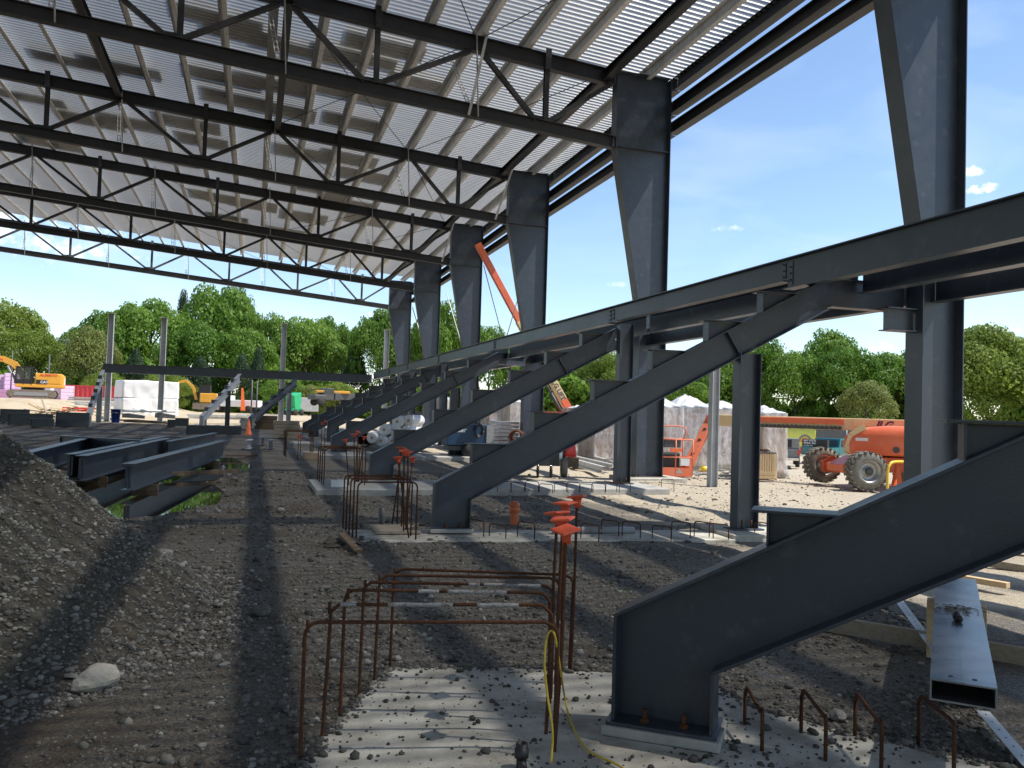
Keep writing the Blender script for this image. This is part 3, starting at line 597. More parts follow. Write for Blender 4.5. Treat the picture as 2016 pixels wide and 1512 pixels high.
T2 = raker((2.42, 11.4), R(5), 5.98, .085, 'second sloping steel beam, its top bolted toward the nearest tapered column', near=True)
T3 = raker((2.46, 18.4), 0., 5.72, .17, 'third sloping steel beam, ending at a short post')
T4 = raker((2.60, 29.6), R(-3), 6.0, .17, 'fourth sloping steel beam, with plastic rolls below it')
T5 = raker((2.45, 38.3), 0., 5.8, .17, 'fifth sloping steel beam with a tall foot', s0=.72, br0=1)
T6 = raker((2.86, 46.3), 0., 5.4, .1, 'sixth sloping steel beam, far along the row', bolts=False)
T7 = raker((2.90, 53.0), 0., 5.3, .1, 'seventh sloping steel beam, farthest of the row', bolts=False)
def hcol(name, x, y, z0, z1, label, d=.36, bf=.21, mt='steel', web='x', base=True, near=False, cap=False, group='short posts under the seating beams', cat='post'):
    t = thing(name, label, cat, (x, y, z0), group); bv = .003 if near else 0.
    X, Y = (Vector((1, 0, 0)), Vector((0, 1, 0))) if web == 'x' else (Vector((0, 1, 0)), Vector((1, 0, 0)))
    c = Vector((x, y, (z0+z1)/2)); h = z1-z0; ax = (X, Y, Vector((0, 0, 1)))
    mb = MB(); mb.box(c, (d-.034, .012, h), ax); mb.build('web', mt, t)
    for s in (-1, 1): mb = MB(); mb.box(c + X*(s*(d/2-.008)), (.016, bf, h), ax); mb.build('flange', mt, t, bv)
    if base:
        mb = MB(); mb.box((x, y, z0-.011), (d+.12, bf+.14, .022), ax); mb.build('base_plate', 'steel', t, bv)
        for sx in (-.08, .08): mb = MB(); p = Vector((x, y, z0)) + X*sx + Y*-.07; mb.cyl(p, p+Vector((0, 0, .12)), .012, 8); mb.build('anchor_bolt', 'rust', t)
    if cap: mb = MB(); mb.box((x, y, z1+.01), (d+.1, bf+.1, .02), ax); mb.build('cap_plate', mt, t)
    return t
sP = 4.66; hcol('support_post', T2[1](sP, 0).x, T2[1](sP, 0).y, .10, T2[3](sP)-.03, 'steel post under the second sloping beam, on the small concrete pad', near=True)
hcol('support_post', 8.36, 18.2, .145, 3.90, 'steel post at the top end of the third sloping beam', near=True)
hcol('support_post', T4[1](4.4, 0).x, T4[1](4.4, 0).y, .145, T4[3](4.4)-.03, 'steel post under the fourth sloping beam, behind the third')
hcol('support_post', 8.42, 38.3, .145, 3.88, 'steel post at the top end of the fifth sloping beam')
hcol('support_post', 8.42, 46.3, .1, 3.86, 'steel post at the top end of the sixth sloping beam')
hcol('support_post', 8.42, 53.0, .1, 3.82, 'steel post at the top end of the seventh sloping beam')
p_ = onZ(1402, 958); hcol('galvanised_post', p_.x, p_.y, 0, 3.6, 'slim grey post standing alone behind the second sloping beam post', d=.2, bf=.2, mt='steel_pale', base=False)
# long edge beam over the tops of the rakers
seg = [(-3, 11.49, .50), (11.494, 18.40, .37), (18.404, 28.62, .40), (28.624, 38.12, .42), (38.124, 46.32, .43), (46.324, 52.92, .45), (52.924, 60.15, .5)]
names = ['nearest', 'second', 'third', 'fourth', 'fifth', 'sixth', 'farthest']
for (ya, yb, dp), nm in zip(seg, names):
    t = thing('edge_beam', f'{nm} length of the long level edge beam over the sloping beams', 'beam', (8.1, ya, 4.3), 'edge beam lengths')
    zt_ = 4.31; Xb = 8.1
    mb = MB(); mb.box((Xb, (ya+yb)/2, zt_-dp/2), (.012, yb-ya, dp-.03)); mb.build('web', 'steel', t)
    for z in (zt_-.009, zt_-dp+.009): mb = MB(); mb.box((Xb, (ya+yb)/2, z), (.2, yb-ya, .018)); mb.build('flange', 'steel', t)
    for yy in (ya+.09, yb-.09):
        mb = MB(); mb.box((Xb-.012, yy, zt_-dp/2), (.012, .09, dp-.12)); pl = mb.build('splice_plate', 'steel', t)
        for zz_ in (-.1, 0, .1): mb = MB(); mb.cyl((Xb-.018, yy, zt_-dp/2+zz_), (Xb-.036, yy, zt_-dp/2+zz_), .014, 6); mb.build('bolt', 'steel_truss', pl)
def beam(name, a, b, d, bf, label, mt='steel', group='level floor beams', up=(0, 0, 1), tf=.016):
    a, b = Vector(a), Vector(b); t = thing(name, label, 'beam', a, group); ax = (b-a).normalized(); u = Vector(up); sd_ = ax.cross(u).normalized(); u = sd_.cross(ax); L = (b-a).length
    mb = MB(); mb.box((a+b)/2, (L, .011, d-2*tf), (ax, sd_, u)); mb.build('web', mt, t)
    for s in (-1, 1): mb = MB(); mb.box((a+b)/2 + u*(s*(d-tf)/2), (L, bf, tf), (ax, sd_, u)); mb.build('flange', mt, t)
    return t
for i, (ya, yb) in enumerate([(-3, YC[0])]+list(zip(YC[:-1], YC[1:]))):
    beam('floor_beam', (10.2, ya+(.02 if i else 0), 3.87), (10.2, yb-.02, 3.87), .45, .2, f'floor beam between the tapered columns, {ORD[i]} bay along the open wall')
for i, (ya, yb) in enumerate(((-3, 10.78), (10.9, 18.1), (18.3, 29.6), (29.8, 38.2), (38.4, 46.2), (46.4, 52.9))):
    beam('floor_beam', (8.95, ya, 3.93), (8.95, yb, 3.93), .44, .2, f'second level beam tucked behind the edge beam, {ORD[i]} length from the camera')
beam('landing_beam', T2[1](5.98, 3.70), (9.78, 10.85, 3.70), .44, .2, 'short level beam from the second sloping beam to the nearest tapered column')
beam('landing_beam', T4[1](6.0, 3.72), (9.78, 30.3, 3.72), .44, .2, 'short level beam from the fourth sloping beam to the third tapered column')
beam('bracket_stub', (9.22, 10.64, 3.33), (9.77, 10.64, 3.33), .36, .22, 'short I-section bracket stub on the inner face of the nearest tapered column')

# ------------------------------------------------------------------ far end seating frame
YE = 60.4
el = onY(203, 714, YE); er = Vector((8.0, YE, el.z))
ztE = onY(470, 727, YE).z
for (xa, xb, lab) in ((el.x, onY(473, 727, YE).x-.02, 'level end beam across the far end, its half by the leaning stepped frames'), (onY(473, 727, YE).x+.02, 8.0, 'level end beam across the far end, the half that meets the edge beam')):
    beam('end_beam', (xa, YE, ztE-.29), (xb, YE, ztE-.29), .58, .22, lab, group='end beams')
LEND = ['tall grey unbraced post at the far end, leftmost of four', 'tall grey unbraced post at the far end, second from the excavator', 'tall grey unbraced post at the far end, third from the excavator', 'tall grey unbraced post at the far end, beside the last tapered column']
for (px, py, lab) in ((220, 618, LEND[0]), (324, 626, LEND[1]), (560, 638, LEND[2]), (762, 650, LEND[3])):
    p = onY(px, py, 63.6); hcol('end_post', p.x, 63.6, .3, p.z, lab, d=.36, bf=.36, mt='steel_pale', cap=True, group='tall posts at the far end')
def end_raker(p0, p1, label, mt='steel_pale', nst=5, col=None):
    """p0 toe (x,y), p1 top (x,y,z)"""
    a = Vector((p0[0], p0[1], .75)); b = Vector(p1); d = b-a; dh = Vector((d.x, d.y, 0)); L = dh.length; dh.normalize(); n = Vector((dh.y, -dh.x, 0)); sl = d.z/L
    t = thing('end_raker', label, 'beam', (a.x, a.y, .3), 'end seating rakers')
    P = lambda s, z, w=0: Vector((a.x, a.y, 0)) + dh*s + n*w + Vector((0, 0, z))
    zt = lambda s: .95+sl*s; th = .5
    mb = MB(); mb.prism([P(s, z, -.006) for s, z in ((0, .25), (.5, .25), (.5, zt(.5)-th), (L, zt(L)-th), (L, zt(L)), (0, zt(0)))], n*.012); mb.build('web', mt, t)
    nu = (Vector((0, 0, 1))-dh*sl).normalized()
    for nm, p, q in (('top_flange', P(0, zt(0)), P(L, zt(L))), ('bottom_flange', P(.5, zt(.5)-th), P(L, zt(L)-th))): mb = MB(); mb.bar(p, q, .24, .02, up=nu); mb.build(nm, mt, t)
    for nm, p, q in (('toe_flange', P(0, .25), P(0, zt(0))), ('toe_flange', P(.5, .25), P(.5, zt(.5)-th))): mb = MB(); mb.bar(p, q, .24, .02, up=dh); mb.build(nm, mt, t)
    for i in range(nst):
        s = .6+(L-.9)*i/nst; z = zt(s)+.24
        mb = MB(); mb.box(P(s, z-.12), (.016, .22, .24), (dh, n, zz)); f_ = mb.build('step_face', 'steel', t); ln = .24/sl
        mb = MB(); mb.box(P(s+ln/2, z), (ln+.1, .24, .016), (dh, n, zz)); mb.build('step_tread', mt, f_)
    return t
def gp(px, py, Y): p = onY(px, py, Y); return (p.x, Y)
e1 = onY(203, 724, YE-.2); end_raker(gp(172, 850, 55.3), (e1.x, YE-.2, e1.z-.35), 'pale stepped sloping beam at the far left end, seen from its stepped side')
e2 = onY(472, 742, YE-.2); end_raker(gp(396, 835, 55.0), (e2.x, YE-.2, e2.z), 'pale stepped sloping beam at the far end, beside the white wrapped pile', nst=5)
e3 = onY(584, 750, YE-.2); end_raker(gp(492, 836, 55.0), (e3.x, YE-.2, e3.z), 'dark stepped sloping beam at the far end, above the stack of formwork', mt='steel', nst=5)
for (px, Yc, lab, mt) in ((196, 59., 'short post under the far left stepped beam', 'steel_pale'), (449, 58.4, 'short post under the middle stepped beam at the far end', 'steel'), (569, 58.6, 'pale narrow post under the dark stepped beam at the far end', 'steel_pale')):
    p = onY(px, 790, Yc); hcol('support_post', p.x, Yc, .3, 2.6, lab, d=.3, bf=.25, mt=mt, base=False)

# ------------------------------------------------------------------ reinforcing bars
def hoop_path(a, b, z0a, z0b, zt, r=.07):
    a, b = Vector((a[0], a[1], 0)), Vector((b[0], b[1], 0)); d = (b-a).normalized(); pts = [Vector((a.x, a.y, z0a))]
    for k in range(5): t_ = math.pi/2*k/4; pts.append(Vector((a.x, a.y, zt-r)) + d*(r-r*math.cos(t_)) + Vector((0, 0, r*math.sin(t_))))
    for k in range(5): t_ = math.pi/2*(1-k/4); pts.append(Vector((b.x, b.y, zt-r)) - d*(r-r*math.cos(t_)) + Vector((0, 0, r*math.sin(t_))))
    pts.append(Vector((b.x, b.y, z0b))); return pts
def ribbed(pts, r):
    out_ = []; 
    for p, q in zip(pts, pts[1:]):
        n_ = max(1, int((q-p).length/.009)); out_ += [p.lerp(q, k/n_) for k in range(n_)]
    out_.append(pts[-1]); return out_, [r*(1.09 if i % 2 else .94) for i in range(len(out_))]
HL = [(.27, 4.12), (.39, 4.34), (.51, 4.61), (.64, 4.91), (.76, 5.16), (.91, 5.5)]; HR = [(1.47, 3.90), (1.50, 4.12), (1.60, 4.36), (1.71, 4.62), (1.83, 4.88), (2.03, 5.16)]
TOPZ = [.68, .71, .72, .70, .69, .66]; HN = ['nearest', 'second', 'third', 'fourth', 'fifth', 'farthest']
PAINT = [((.46, .49), (.55, .62)), ((.06, .13), (.27, .56), (.67, .86)), ((.35, .45), (.49, .78)), ((.55, .61), (.63, .93)), (), ()]
for i in range(6):
    t = thing('rebar_hoop', f'{HN[i]} of the six rusty rebar hoops over the cream footing', 'rebar', (*HL[i], .05), 'foremost rebar hoops')
    a, b = Vector(HL[i]), Vector(HR[i]); mb = MB(); pts = hoop_path(a, b, .0, .0, TOPZ[i]); lx, ly = random.uniform(-.02, .02), random.uniform(-.025, .025); pts = [p + Vector((lx*min(1, p.z/.5)+random.uniform(-.004, .004), ly*min(1, p.z/.5), random.uniform(-.004, .004) if p.z > .4 else 0)) for j, p in enumerate(pts)]
    mb.tube(*ribbed(pts, .0092), 8); mb.build('bar', 'rust', t)
    # short bar end standing proud at the corner
    mb = MB(); e = Vector((a.x+.015, a.y, TOPZ[i]-.05)); mb.tube([e, e+Vector((0, 0, .06))], .009, 8); mb.build('bar_end', 'rust', t)
    for (u0, u1) in PAINT[i]:
        mb = MB(); pa = a.lerp(b, u0); pb = a.lerp(b, u1); q = [Vector((*pa.lerp(pb, k/10), TOPZ[i]+random.uniform(-.001, .001))) for k in range(11)]
        mb.tube(q, [.0100+random.random()*.0016 for _ in q], 10); mb.build('white_paint', 'rust_white', t)
# mushroom caps: one mesh, reused
def cap_mesh(name):
    mb = MB(); mb.lathe((0, 0, 0), (0, 0, 1), ((.014, -.06), (.022, -.06), (.024, -.03), (.030, -.005), (.044, .004)), 14)
    for (h0, h1, z0, z1) in ((.050, .056, .004, .010), (.056, .053, .010, .018), (.053, .030, .018, .022)):
        v = [(x*h0, y*h0, z0) for x, y in ((-1, -1), (1, -1), (1, 1), (-1, 1))] + [(x*h1, y*h1, z1) for x, y in ((-1, -1), (1, -1), (1, 1), (-1, 1))]
        mb.add(v, [(3, 2, 1, 0), (4, 5, 6, 7)] + [(k, (k+1) % 4, (k+1) % 4+4, k+4) for k in range(4)])
    me = mb.mesh(name); me.materials.append(MATS['cap_orange']); return me
CAP = cap_mesh('rebar_cap')
def dowel(base, top, label, r=.011, cap=True, caplabel=None, tilt=.25):
    base, top = Vector(base), Vector(top); mid = base.lerp(top, .5) + Vector((random.uniform(-.01, .01), random.uniform(-.01, .01), 0))
    t = thing('rebar_dowel', label, 'rebar', base, 'upright rebar dowels'); mb = MB(); mb.tube(*(ribbed([base, mid, top], r*.88) if base.y < 7 else ([base, mid, top], r)), 8); mb.build('bar', 'rust', t)
    if cap:
        c = link('cap', CAP, None, t, loc=top-base + Vector((0, 0, .012))); c.rotation_euler = (random.uniform(-tilt, tilt), random.uniform(-tilt, tilt), random.uniform(0, 1.5))
        c['label'] = 'orange mushroom safety cap'
DN = ['frontmost', 'second', 'third', 'fourth', 'rearmost']
for i, (Y, px, py, bx) in enumerate(((3.98, 1114, 1052, 1.50), (4.25, 1108, 1030, 1.60), (4.55, 1097, 1018, 1.68), (4.85, 1113, 998, 1.86), (5.1, 1136, 985, 2.02))):
    tp = onY(px, py, Y); dowel((bx, Y, 0), tp, f'{DN[i]} rusty upright bar of the cluster beside the foremost hoops', caplabel=f'{DN[i]} orange mushroom cap in the foremost cluster', tilt=.22)
def cage(hl0, hl1, hr0, hr1, n, zt, z0, which, r=.011, lean=.0):
    for i in range(n):
        u = i/(n-1); a = Vector(hl0).lerp(Vector(hl1), u); b = Vector(hr0).lerp(Vector(hr1), u); pts = hoop_path(a + Vector((-lean, 0)), b, z0, z0, zt+random.uniform(-.02, .02)); mb = MB(); mb.tube(pts, r, 8)
        tag(mb.build('rebar_hoop', 'rust'), f'{ORD[i]} rusty rebar hoop, counted from the camera, {which}', 'rebar', 'rebar hoops '+which)
cage((1.31, 10.85), (1.27, 12.1), (2.08, 10.85), (2.04, 12.1), 5, .76, 0, 'at the foot of the second sloping beam')
cage((1.42, 17.5), (1.38, 18.7), (2.25, 17.5), (2.2, 18.7), 4, .86, .05, 'at the foot of the third sloping beam')
for i, (px, py, Y, bx) in enumerate(((784, 905, 11.0, 2.02), (796, 890, 11.3, 2.0), (803, 893, 11.6, 2.1), (812, 905, 11.9, 2.12), (790, 885, 12.2, 1.98))):
    dowel((bx, Y, 0), onY(px, py, Y), f'{ORD[i]} upright rusty bar at the foot of the second sloping beam', caplabel=f'{ORD[i]} orange cap at the foot of the second sloping beam', tilt=.3)
for i, (px, py, Y, bx) in enumerate(((680, 868, 17.6, 1.95), (697, 857, 18.0, 2.1), (705, 852, 18.3, 2.2), (717, 862, 18.6, 2.25))):
    dowel((bx, Y, 0), onY(px, py, Y), f'{ORD[i]} upright rusty bar at the foot of the third sloping beam', caplabel=f'{ORD[i]} orange cap at the foot of the third sloping beam', tilt=.3)
for i, (px, py, Y) in enumerate(((588, 858, 27.5), (592, 862, 28.6), (634, 834, 28.2), (640, 830, 29.2))):
    tp = onY(px, py, Y); dowel((tp.x, Y, 0), tp, f'{["lone bar", "second lone bar", "bar near the fifth foot", "second bar near the fifth foot"][i]}, rusty upright in the middle distance', caplabel=f'orange cap on the {["lone bar", "second lone bar", "bar near the fifth foot", "second bar near the fifth foot"][i]} in the middle distance')
cage((1.05, 28.1), (1.02, 29.4), (1.9, 28.1), (1.88, 29.4), 4, .9, .05, 'at the foot of the fourth sloping beam')
# small hairpin bars sticking out of the footings
def hairpin(a, b, z0, z1, label, r=.008, bend=0.):
    pts = hoop_path(a, b, z0, z0, z1, .04); pts = [p + Vector((0, 0, bend*math.sin(i*1.7)*.02)) for i, p in enumerate(pts)]
    mb = MB(); mb.tube(pts, r, 7); tag(mb.build('rebar_hairpin', 'rust'), label, 'rebar', 'small rebar hairpins')
k = 0
for (px, py) in ((925, 1052), (968, 1056), (1024, 1058), (1150, 1060), (1190, 1052), (1232, 1056), (1292, 1060), (1330, 1056), (1375, 1056), (1405, 1058), (1495, 1056)):
    c = onZ(px, py, .03); w = .13; hairpin((c.x, c.y-w+.25), (c.x+.16, c.y-w), 0, .20+random.uniform(-.03, .04), f'{ORD[k]} small rusty hairpin along the strip of the second sloping beam'); k += 1
k = 0
for (px, py) in ((985, 968), (1012, 968), (1040, 967), (1068, 969), (1098, 968), (1122, 968), (1148, 968), (1172, 969), (1200, 968), (1222, 968), (1310, 958)):
    c = onZ(px, py, .12); hairpin((c.x, c.y+.2), (c.x+.22, c.y), .1 if px < 1260 else 0, .30+random.uniform(-.03, .03), f'{ORD[k]} small rusty hairpin along the strip of the third sloping beam'); k += 1
for i, (qa, qb, zt_, bd) in enumerate((((1466, 1428), (1500, 1480), .25, 1.), ((1577, 1440), (1625, 1500), .27, .6), ((1683, 1450), (1735, 1515), .27, .8), ((1808, 1460), (1878, 1520), .29, .4))):
    a = onZ(*qa, .05); b = onZ(*qb, .05); hairpin((a.x, a.y), (b.x, b.y), .03, zt_, f'{ORD[i]} bent rusty hairpin, from the foremost sloping beam toward the square tube', .010, bd)

# ------------------------------------------------------------------ stones, gravel mound
def ico(sub):
    import bmesh
    bm = bmesh.new(); bmesh.ops.create_icosphere(bm, subdivisions=sub, radius=1.); v = np.array([x.co[:] for x in bm.verts]); f = np.array([[y.index for y in x.verts] for x in bm.faces]); bm.free(); return v, f
ICO1, ICO2, ICO3 = ico(1), ico(2), ico(3)
def rock_mesh(name, seed, mat, ic=ICO2, rough=.38):
    v, f = ic; off = Vector((seed*7.3, seed*3.1, seed)); out_ = []
    sq = (1+.25*math.sin(seed*2.1), 1+.25*math.cos(seed*1.3), .72+.2*math.sin(seed*4.))
    for p in v:
        q = Vector(p); k = 1+rough*noise.noise(q*1.3+off)*1.6+rough*.5*noise.noise(q*3+off); out_.append((q.x*k*sq[0], q.y*k*sq[1], q.z*k*sq[2]))
    me = bpy.data.meshes.new(name); me.from_pydata(out_, [], f.tolist()); me.materials.append(MATS[mat]); me.update()
    return me
def scatter(name, pts, sizes, mat, flat_=.65):
    """many small stones as one mesh"""
    v, f = ICO1; n = len(pts); a = rng.random((n, 3))*6.283; s = np.asarray(sizes)[:, None]*(.65+.7*rng.random((n, 3))); s[:, 2] *= flat_
    c, d = np.cos(a), np.sin(a); V = v[None]*(.75+.5*rng.random((n, len(v), 1)))*s[:, None, :]
    x, y, z = V[..., 0], V[..., 1], V[..., 2]
    ti = (a[:, 1:2]-3.14)*.12; y, z = y*np.cos(ti)-z*np.sin(ti), y*np.sin(ti)+z*np.cos(ti)
    x, y = x*c[:, :1]-y*d[:, :1], x*d[:, :1]+y*c[:, :1]
    V = np.stack([x, y, z], -1)+np.asarray(pts)[:, None, :]; Fx = (f[None]+(np.arange(n)*len(v))[:, None, None]).reshape(-1, 3); V = V.reshape(-1, 3)
    me = bpy.data.meshes.new(name); me.vertices.add(len(V)); me.vertices.foreach_set('co', V.ravel()); me.loops.add(Fx.size); me.loops.foreach_set('vertex_index', Fx.ravel().astype(np.int32))
    me.polygons.add(len(Fx)); me.polygons.foreach_set('loop_start', np.arange(0, Fx.size, 3, dtype=np.int32)); me.polygons.foreach_set('loop_total', np.full(len(Fx), 3, dtype=np.int32)); me.update(calc_edges=True); me.validate()
    me.materials.append(MATS[mat]); return me
F1P = [Vector((p.x, p.y, 0)) for p in F1]
MC = (-3.15, 7.5); MR = 2.8
def mound_z(x, y):
    dx, dy = x-MC[0], y-MC[1]; r = math.hypot(dx, dy); a = math.atan2(dy, dx)
    Rr = MR*(1+.04*math.sin(3*a)+.03*math.sin(7*a)); k = .82*(Rr-r)
    z = k if k > .12 else .12*math.exp((k-.12)/.12) if k > -1.2 else 0
    z = min(z, 2.1+.15*(k-2.1)) if k > 2.1 else z
    return z - .02 + .07*noise.noise(Vector((x*1.6, y*1.6, 2))) + .035*noise.noise(Vector((x*4.5, y*4.5, 7))) if z > .015 else -.05
mm = MB(); nr, na = 70, 150
for i in range(nr):
    r = (MR+.75)*(i/(nr-1))
    for j in range(na): a = 2*math.pi*j/na; x, y = MC[0]+r*math.cos(a), MC[1]+r*math.sin(a); mm.v.append((x, y, mound_z(x, y)+(gz(x, y)*.9-.012 if i > nr-6 else 0)))
mm.f = [(i*na+j, i*na+(j+1) % na, (i+1)*na+(j+1) % na, (i+1)*na+j) for i in range(nr-1) for j in range(na)]; mm.f = [tuple(reversed(q)) for q in mm.f]; mm.sm = [True]*len(mm.f)
pbr('mound_soil', (.045, .039, .031), (.10, .09, .074), rough=.95, scale=14, bump=.9, bscale=38, spec=.15, c3=(.085, .064, .042), s3=1.5)
pbr('clod', (.05, .042, .032), (.10, .085, .066), rough=.95, scale=14, bump=.6)
mound = tag(mm.build('gravel_mound', 'mound_soil'), 'tall mound of crushed stone and earth at the left edge of the picture', 'mound')
ROCKS = [rock_mesh(f'stone_shape', s, ('stone', 'stone_pale', 'stone', 'stone_dark', 'stone_pale')[s % 5], ICO2) for s in range(1, 11)]; ROCKS = [rock_mesh('stone_shape', s*1.37, ('stone', 'stone_pale', 'stone', 'stone_dark', 'stone')[s % 5], ICO1, .55) for s in range(1, 15)]
cnt = 0; mp_, msz = [], []
while cnt < 300:
    a = random.uniform(-2.2, .45); r = MR*random.random()**.5*1.12; x, y = MC[0]+r*math.cos(a), MC[1]+r*math.sin(a)
    if x < -3.2+.1*y*0 and y < 4.5: continue
    z = mound_z(x, y) if mound_z(x, y) > 0 else gz(x, y)
    s = random.lognormvariate(-3.95, .32); low = max(0, 1-z/1.2); s *= (.75+.6*low)
    o = link('stone', random.choice(ROCKS), None, mound, loc=Vector((x, y, z+s*.2))); o.scale = (s, s, s*random.uniform(.7, 1)); o.rotation_euler = (random.uniform(-.4, .4), random.uniform(-.4, .4), random.uniform(0, 6.28)); cnt += 1
for _ in range(24000):
    a = random.uniform(-2.4, .9); r = MR*random.random()**.5*1.16; x, y = MC[0]+r*math.cos(a), MC[1]+r*math.sin(a); z = mound_z(x, y)
    if z < 0: z = gz(x, y)
    s = random.lognormvariate(-4.6, .45); mp_.append((x, y, z+s*.15)); msz.append(s)
me = scatter('loose_stones', mp_[:19000], msz[:19000], 'stone'); o = link('loose_stones', me, None, mound); o['kind'] = 'stuff'; o.location = (0, 0, 0)
me = scatter('pale_stones', mp_[19000:], [s*1.15 for s in msz[19000:]], 'stone_pale'); o = link('pale_stones', me, None, mound); o['kind'] = 'stuff'; o.location = (0, 0, 0)
# gravel over the ground
def ground_top(x, y):
    if in_poly(x, y, F1P): return FZ1, True
    return gz(x, y), False
gp_, gs_, dp_, ds_, pp_, ps_ = [], [], [], [], [], []
for _ in range(105000):
    y = 2.6+20*random.random()**1.9; x = random.uniform(-2.3-.1*y, 1.4+.72*y)
    if math.hypot(x-MC[0], y-MC[1]) < MR*.97: continue
    if x > 5.2+noise.noise(Vector((x, y, 0)))*1.2 and random.random() < .8: continue
    z, onf = ground_top(x, y); s = min(.035, random.lognormvariate(-5.05, .6))*(1+.04*y)
    dens = .5+.9*noise.noise(Vector((x*.7, y*.7, 12)))
    if onf:
        if random.random() > .1+.35*max(0, noise.noise(Vector((x*2.3, y*2.3, 31)))+.1): continue
        dp_.append((x, y, z+s*.25)); ds_.append(s*.8); continue
    if random.random() > dens+.35: continue
    q = random.random(); tgt = (gp_, gs_) if q < .55 else (dp_, ds_) if q < .82 else (pp_, ps_)
    tgt[0].append((x, y, z+s*.15)); tgt[1].append(s)
for _ in range(5200):      # gravel heaped against the edge of the front slab
    k = random.randrange(len(F1)); e = F1[k].lerp(F1[(k+1) % len(F1)], random.random()); d_ = abs(random.gauss(0, .045)); a = random.random()*6.28; x, y = e.x+d_*math.cos(a), e.y+d_*math.sin(a)
    if y < 2.5: continue
    s = min(.03, random.lognormvariate(-4.75, .5)); z = ground_top(x, y)[0]; tgt = random.choice(((gp_, gs_), (dp_, ds_), (gp_, gs_))); tgt[0].append((x, y, max(z, FZ1*.7*(1-d_/.1))+s*.2)); tgt[1].append(s)
for nm, p_, s_, mt in (('loose_gravel', gp_, gs_, 'stone'), ('dark_gravel', dp_, ds_, 'stone_dark'), ('pale_gravel', pp_, ps_, 'stone_pale')):
    tag(link(nm, scatter(nm, p_, s_, mt), None), f'{nm.replace("_", " ")} strewn over the ground', 'gravel', kind='stuff')
# single bigger stones
pbr('boulder_tan', (.33, .30, .25), (.43, .395, .335), rough=.85, scale=16, bump=.25, bscale=70, spec=.2, c3=(.24, .21, .17), s3=5)
def boulder(px, py, s, seed, mat, label, flat_=1.):
    p = onZ(px, py, 0); o = link('boulder', rock_mesh('boulder', seed, mat, ICO3, .16), None, None, loc=Vector((p.x, p.y, gz(p.x, p.y)+s*.45*flat_))); o.scale = (s, s*.8, s*.78*flat_); o.rotation_euler = (0, 0, seed); tag(o, label, 'rock', 'bigger loose stones'); return o
boulder(188, 1360, .115, 6.9, 'boulder_tan', 'large smooth oval boulder at the foot of the gravel mound', 1.05)
boulder(512, 1208, .085, 4.7, 'stone', 'round grey stone standing in the long shadow stripe', 1.1)
boulder(640, 1160, .05, 6.1, 'stone', 'small stone left of the rebar hoops'); boulder(553, 1010, .09, 7.7, 'stone_pale', 'pale stone by the mud berm'); boulder(612, 1105, .05, 2.2, 'stone', 'small stone in front of the second rebar cluster')
boulder(318, 1100, .12, 8.8, 'stone_pale', 'pale stone on the crest of the gravel mound side'); boulder(1222, 1282, .08, 9.3, 'stone_pale', 'flat pale stone under the foremost sloping beam', .4); boulder(1650, 1412, .06, 5.5, 'stone_pale', 'pale stone among the bent hairpins')

# ------------------------------------------------------------------ things on the ground near the camera
# square steel tube
ta = Vector((3.175, 3.115, .47)); tdir = Vector((.70, .714, 0)).normalized(); tb = ta + tdir*3.05; ts = Vector((tdir.y, -tdir.x, 0)); W, H, th = .275, .10, .008
t = thing('square_tube', 'long shiny rectangular steel tube lying under the foremost sloping beam', 'tube', (ta.x, ta.y, .42))
mb = MB(); c = (ta+tb)/2; Lt = 3.05
mb.box(c+zz*(H/2-th/2), (Lt, W, th), (tdir, ts, zz)); mb.box(c-zz*(H/2-th/2), (Lt, W, th), (tdir, ts, zz))
for s in (-1, 1): mb.box(c+ts*(s*(W/2-th/2)), (Lt, th, H-2*th), (tdir, ts, zz))
tube_o = mb.build('tube_wall', 'tube_steel', t)
for i, s in enumerate((-1, 1)):
    mb = MB(); mb.cyl(ta+ts*(s*.05)+tdir*.09+zz*(H/2-.001), ta+ts*(s*.05)+tdir*.09+zz*(H/2+.002), .011, 10); mb.build('hole', 'black', t)
mb = MB(); e = c+zz*(H/2+.001); mb.bar(e-tdir*Lt/2, e+tdir*Lt/2, .012, .003); mb.build('weld_seam', 'tube_steel', t)
for i, (u, w_, lab) in enumerate(((2.55, .7, 'timber block carrying the far end of the rectangular tube'), (1.5, .4, 'timber block carrying the near end of the rectangular tube'))):
    mb = MB(); p = ta+tdir*u; h_ = .42-gz(p.x, p.y); mb.box((p.x, p.y, gz(p.x, p.y)+h_/2), (.14, w_*.55, h_), (tdir, ts, zz)); tag(mb.build('timber_block', 'lumber_dark' if i else 'lumber', bevel=.004), lab, 'timber', 'timber blocks under the tube')
# screws heaped on the tube
cs = ta+tdir*1.72+zz*(H/2)
sp, ss = [], []
mb = MB()
for i in range(90):
    p = cs+ts*random.gauss(.0, .062)+tdir*random.gauss(0, .05)+zz*(.004+.012*random.random()); a = random.random()*6.28; q = Vector((math.cos(a), math.sin(a), random.uniform(-.2, .2)))*.014; mb.tube([p-q, p+q], .0028, 4)
o = mb.build('loose_screws', 'dark_grey'); tag(o, 'heap of small dark screws on top of the rectangular tube', 'screws', kind='stuff')
mb = MB(); p = ta+tdir*1.42+zz*(H/2); mb.tube([p+ts*-.015+zz*.02+tdir*-.05, p+ts*-.012+zz*.028, p+ts*.0+zz*.022+tdir*.05], [.018, .026, .020], 9); mb.lathe(p+tdir*-.05+zz*.02, -tdir, ((.018, 0), (.024, .012), (.02, .024), (0, .026)), 9); tag(mb.build('marker_tool', 'black'), 'small black tool lying on the rectangular tube beside the screws', 'tool')
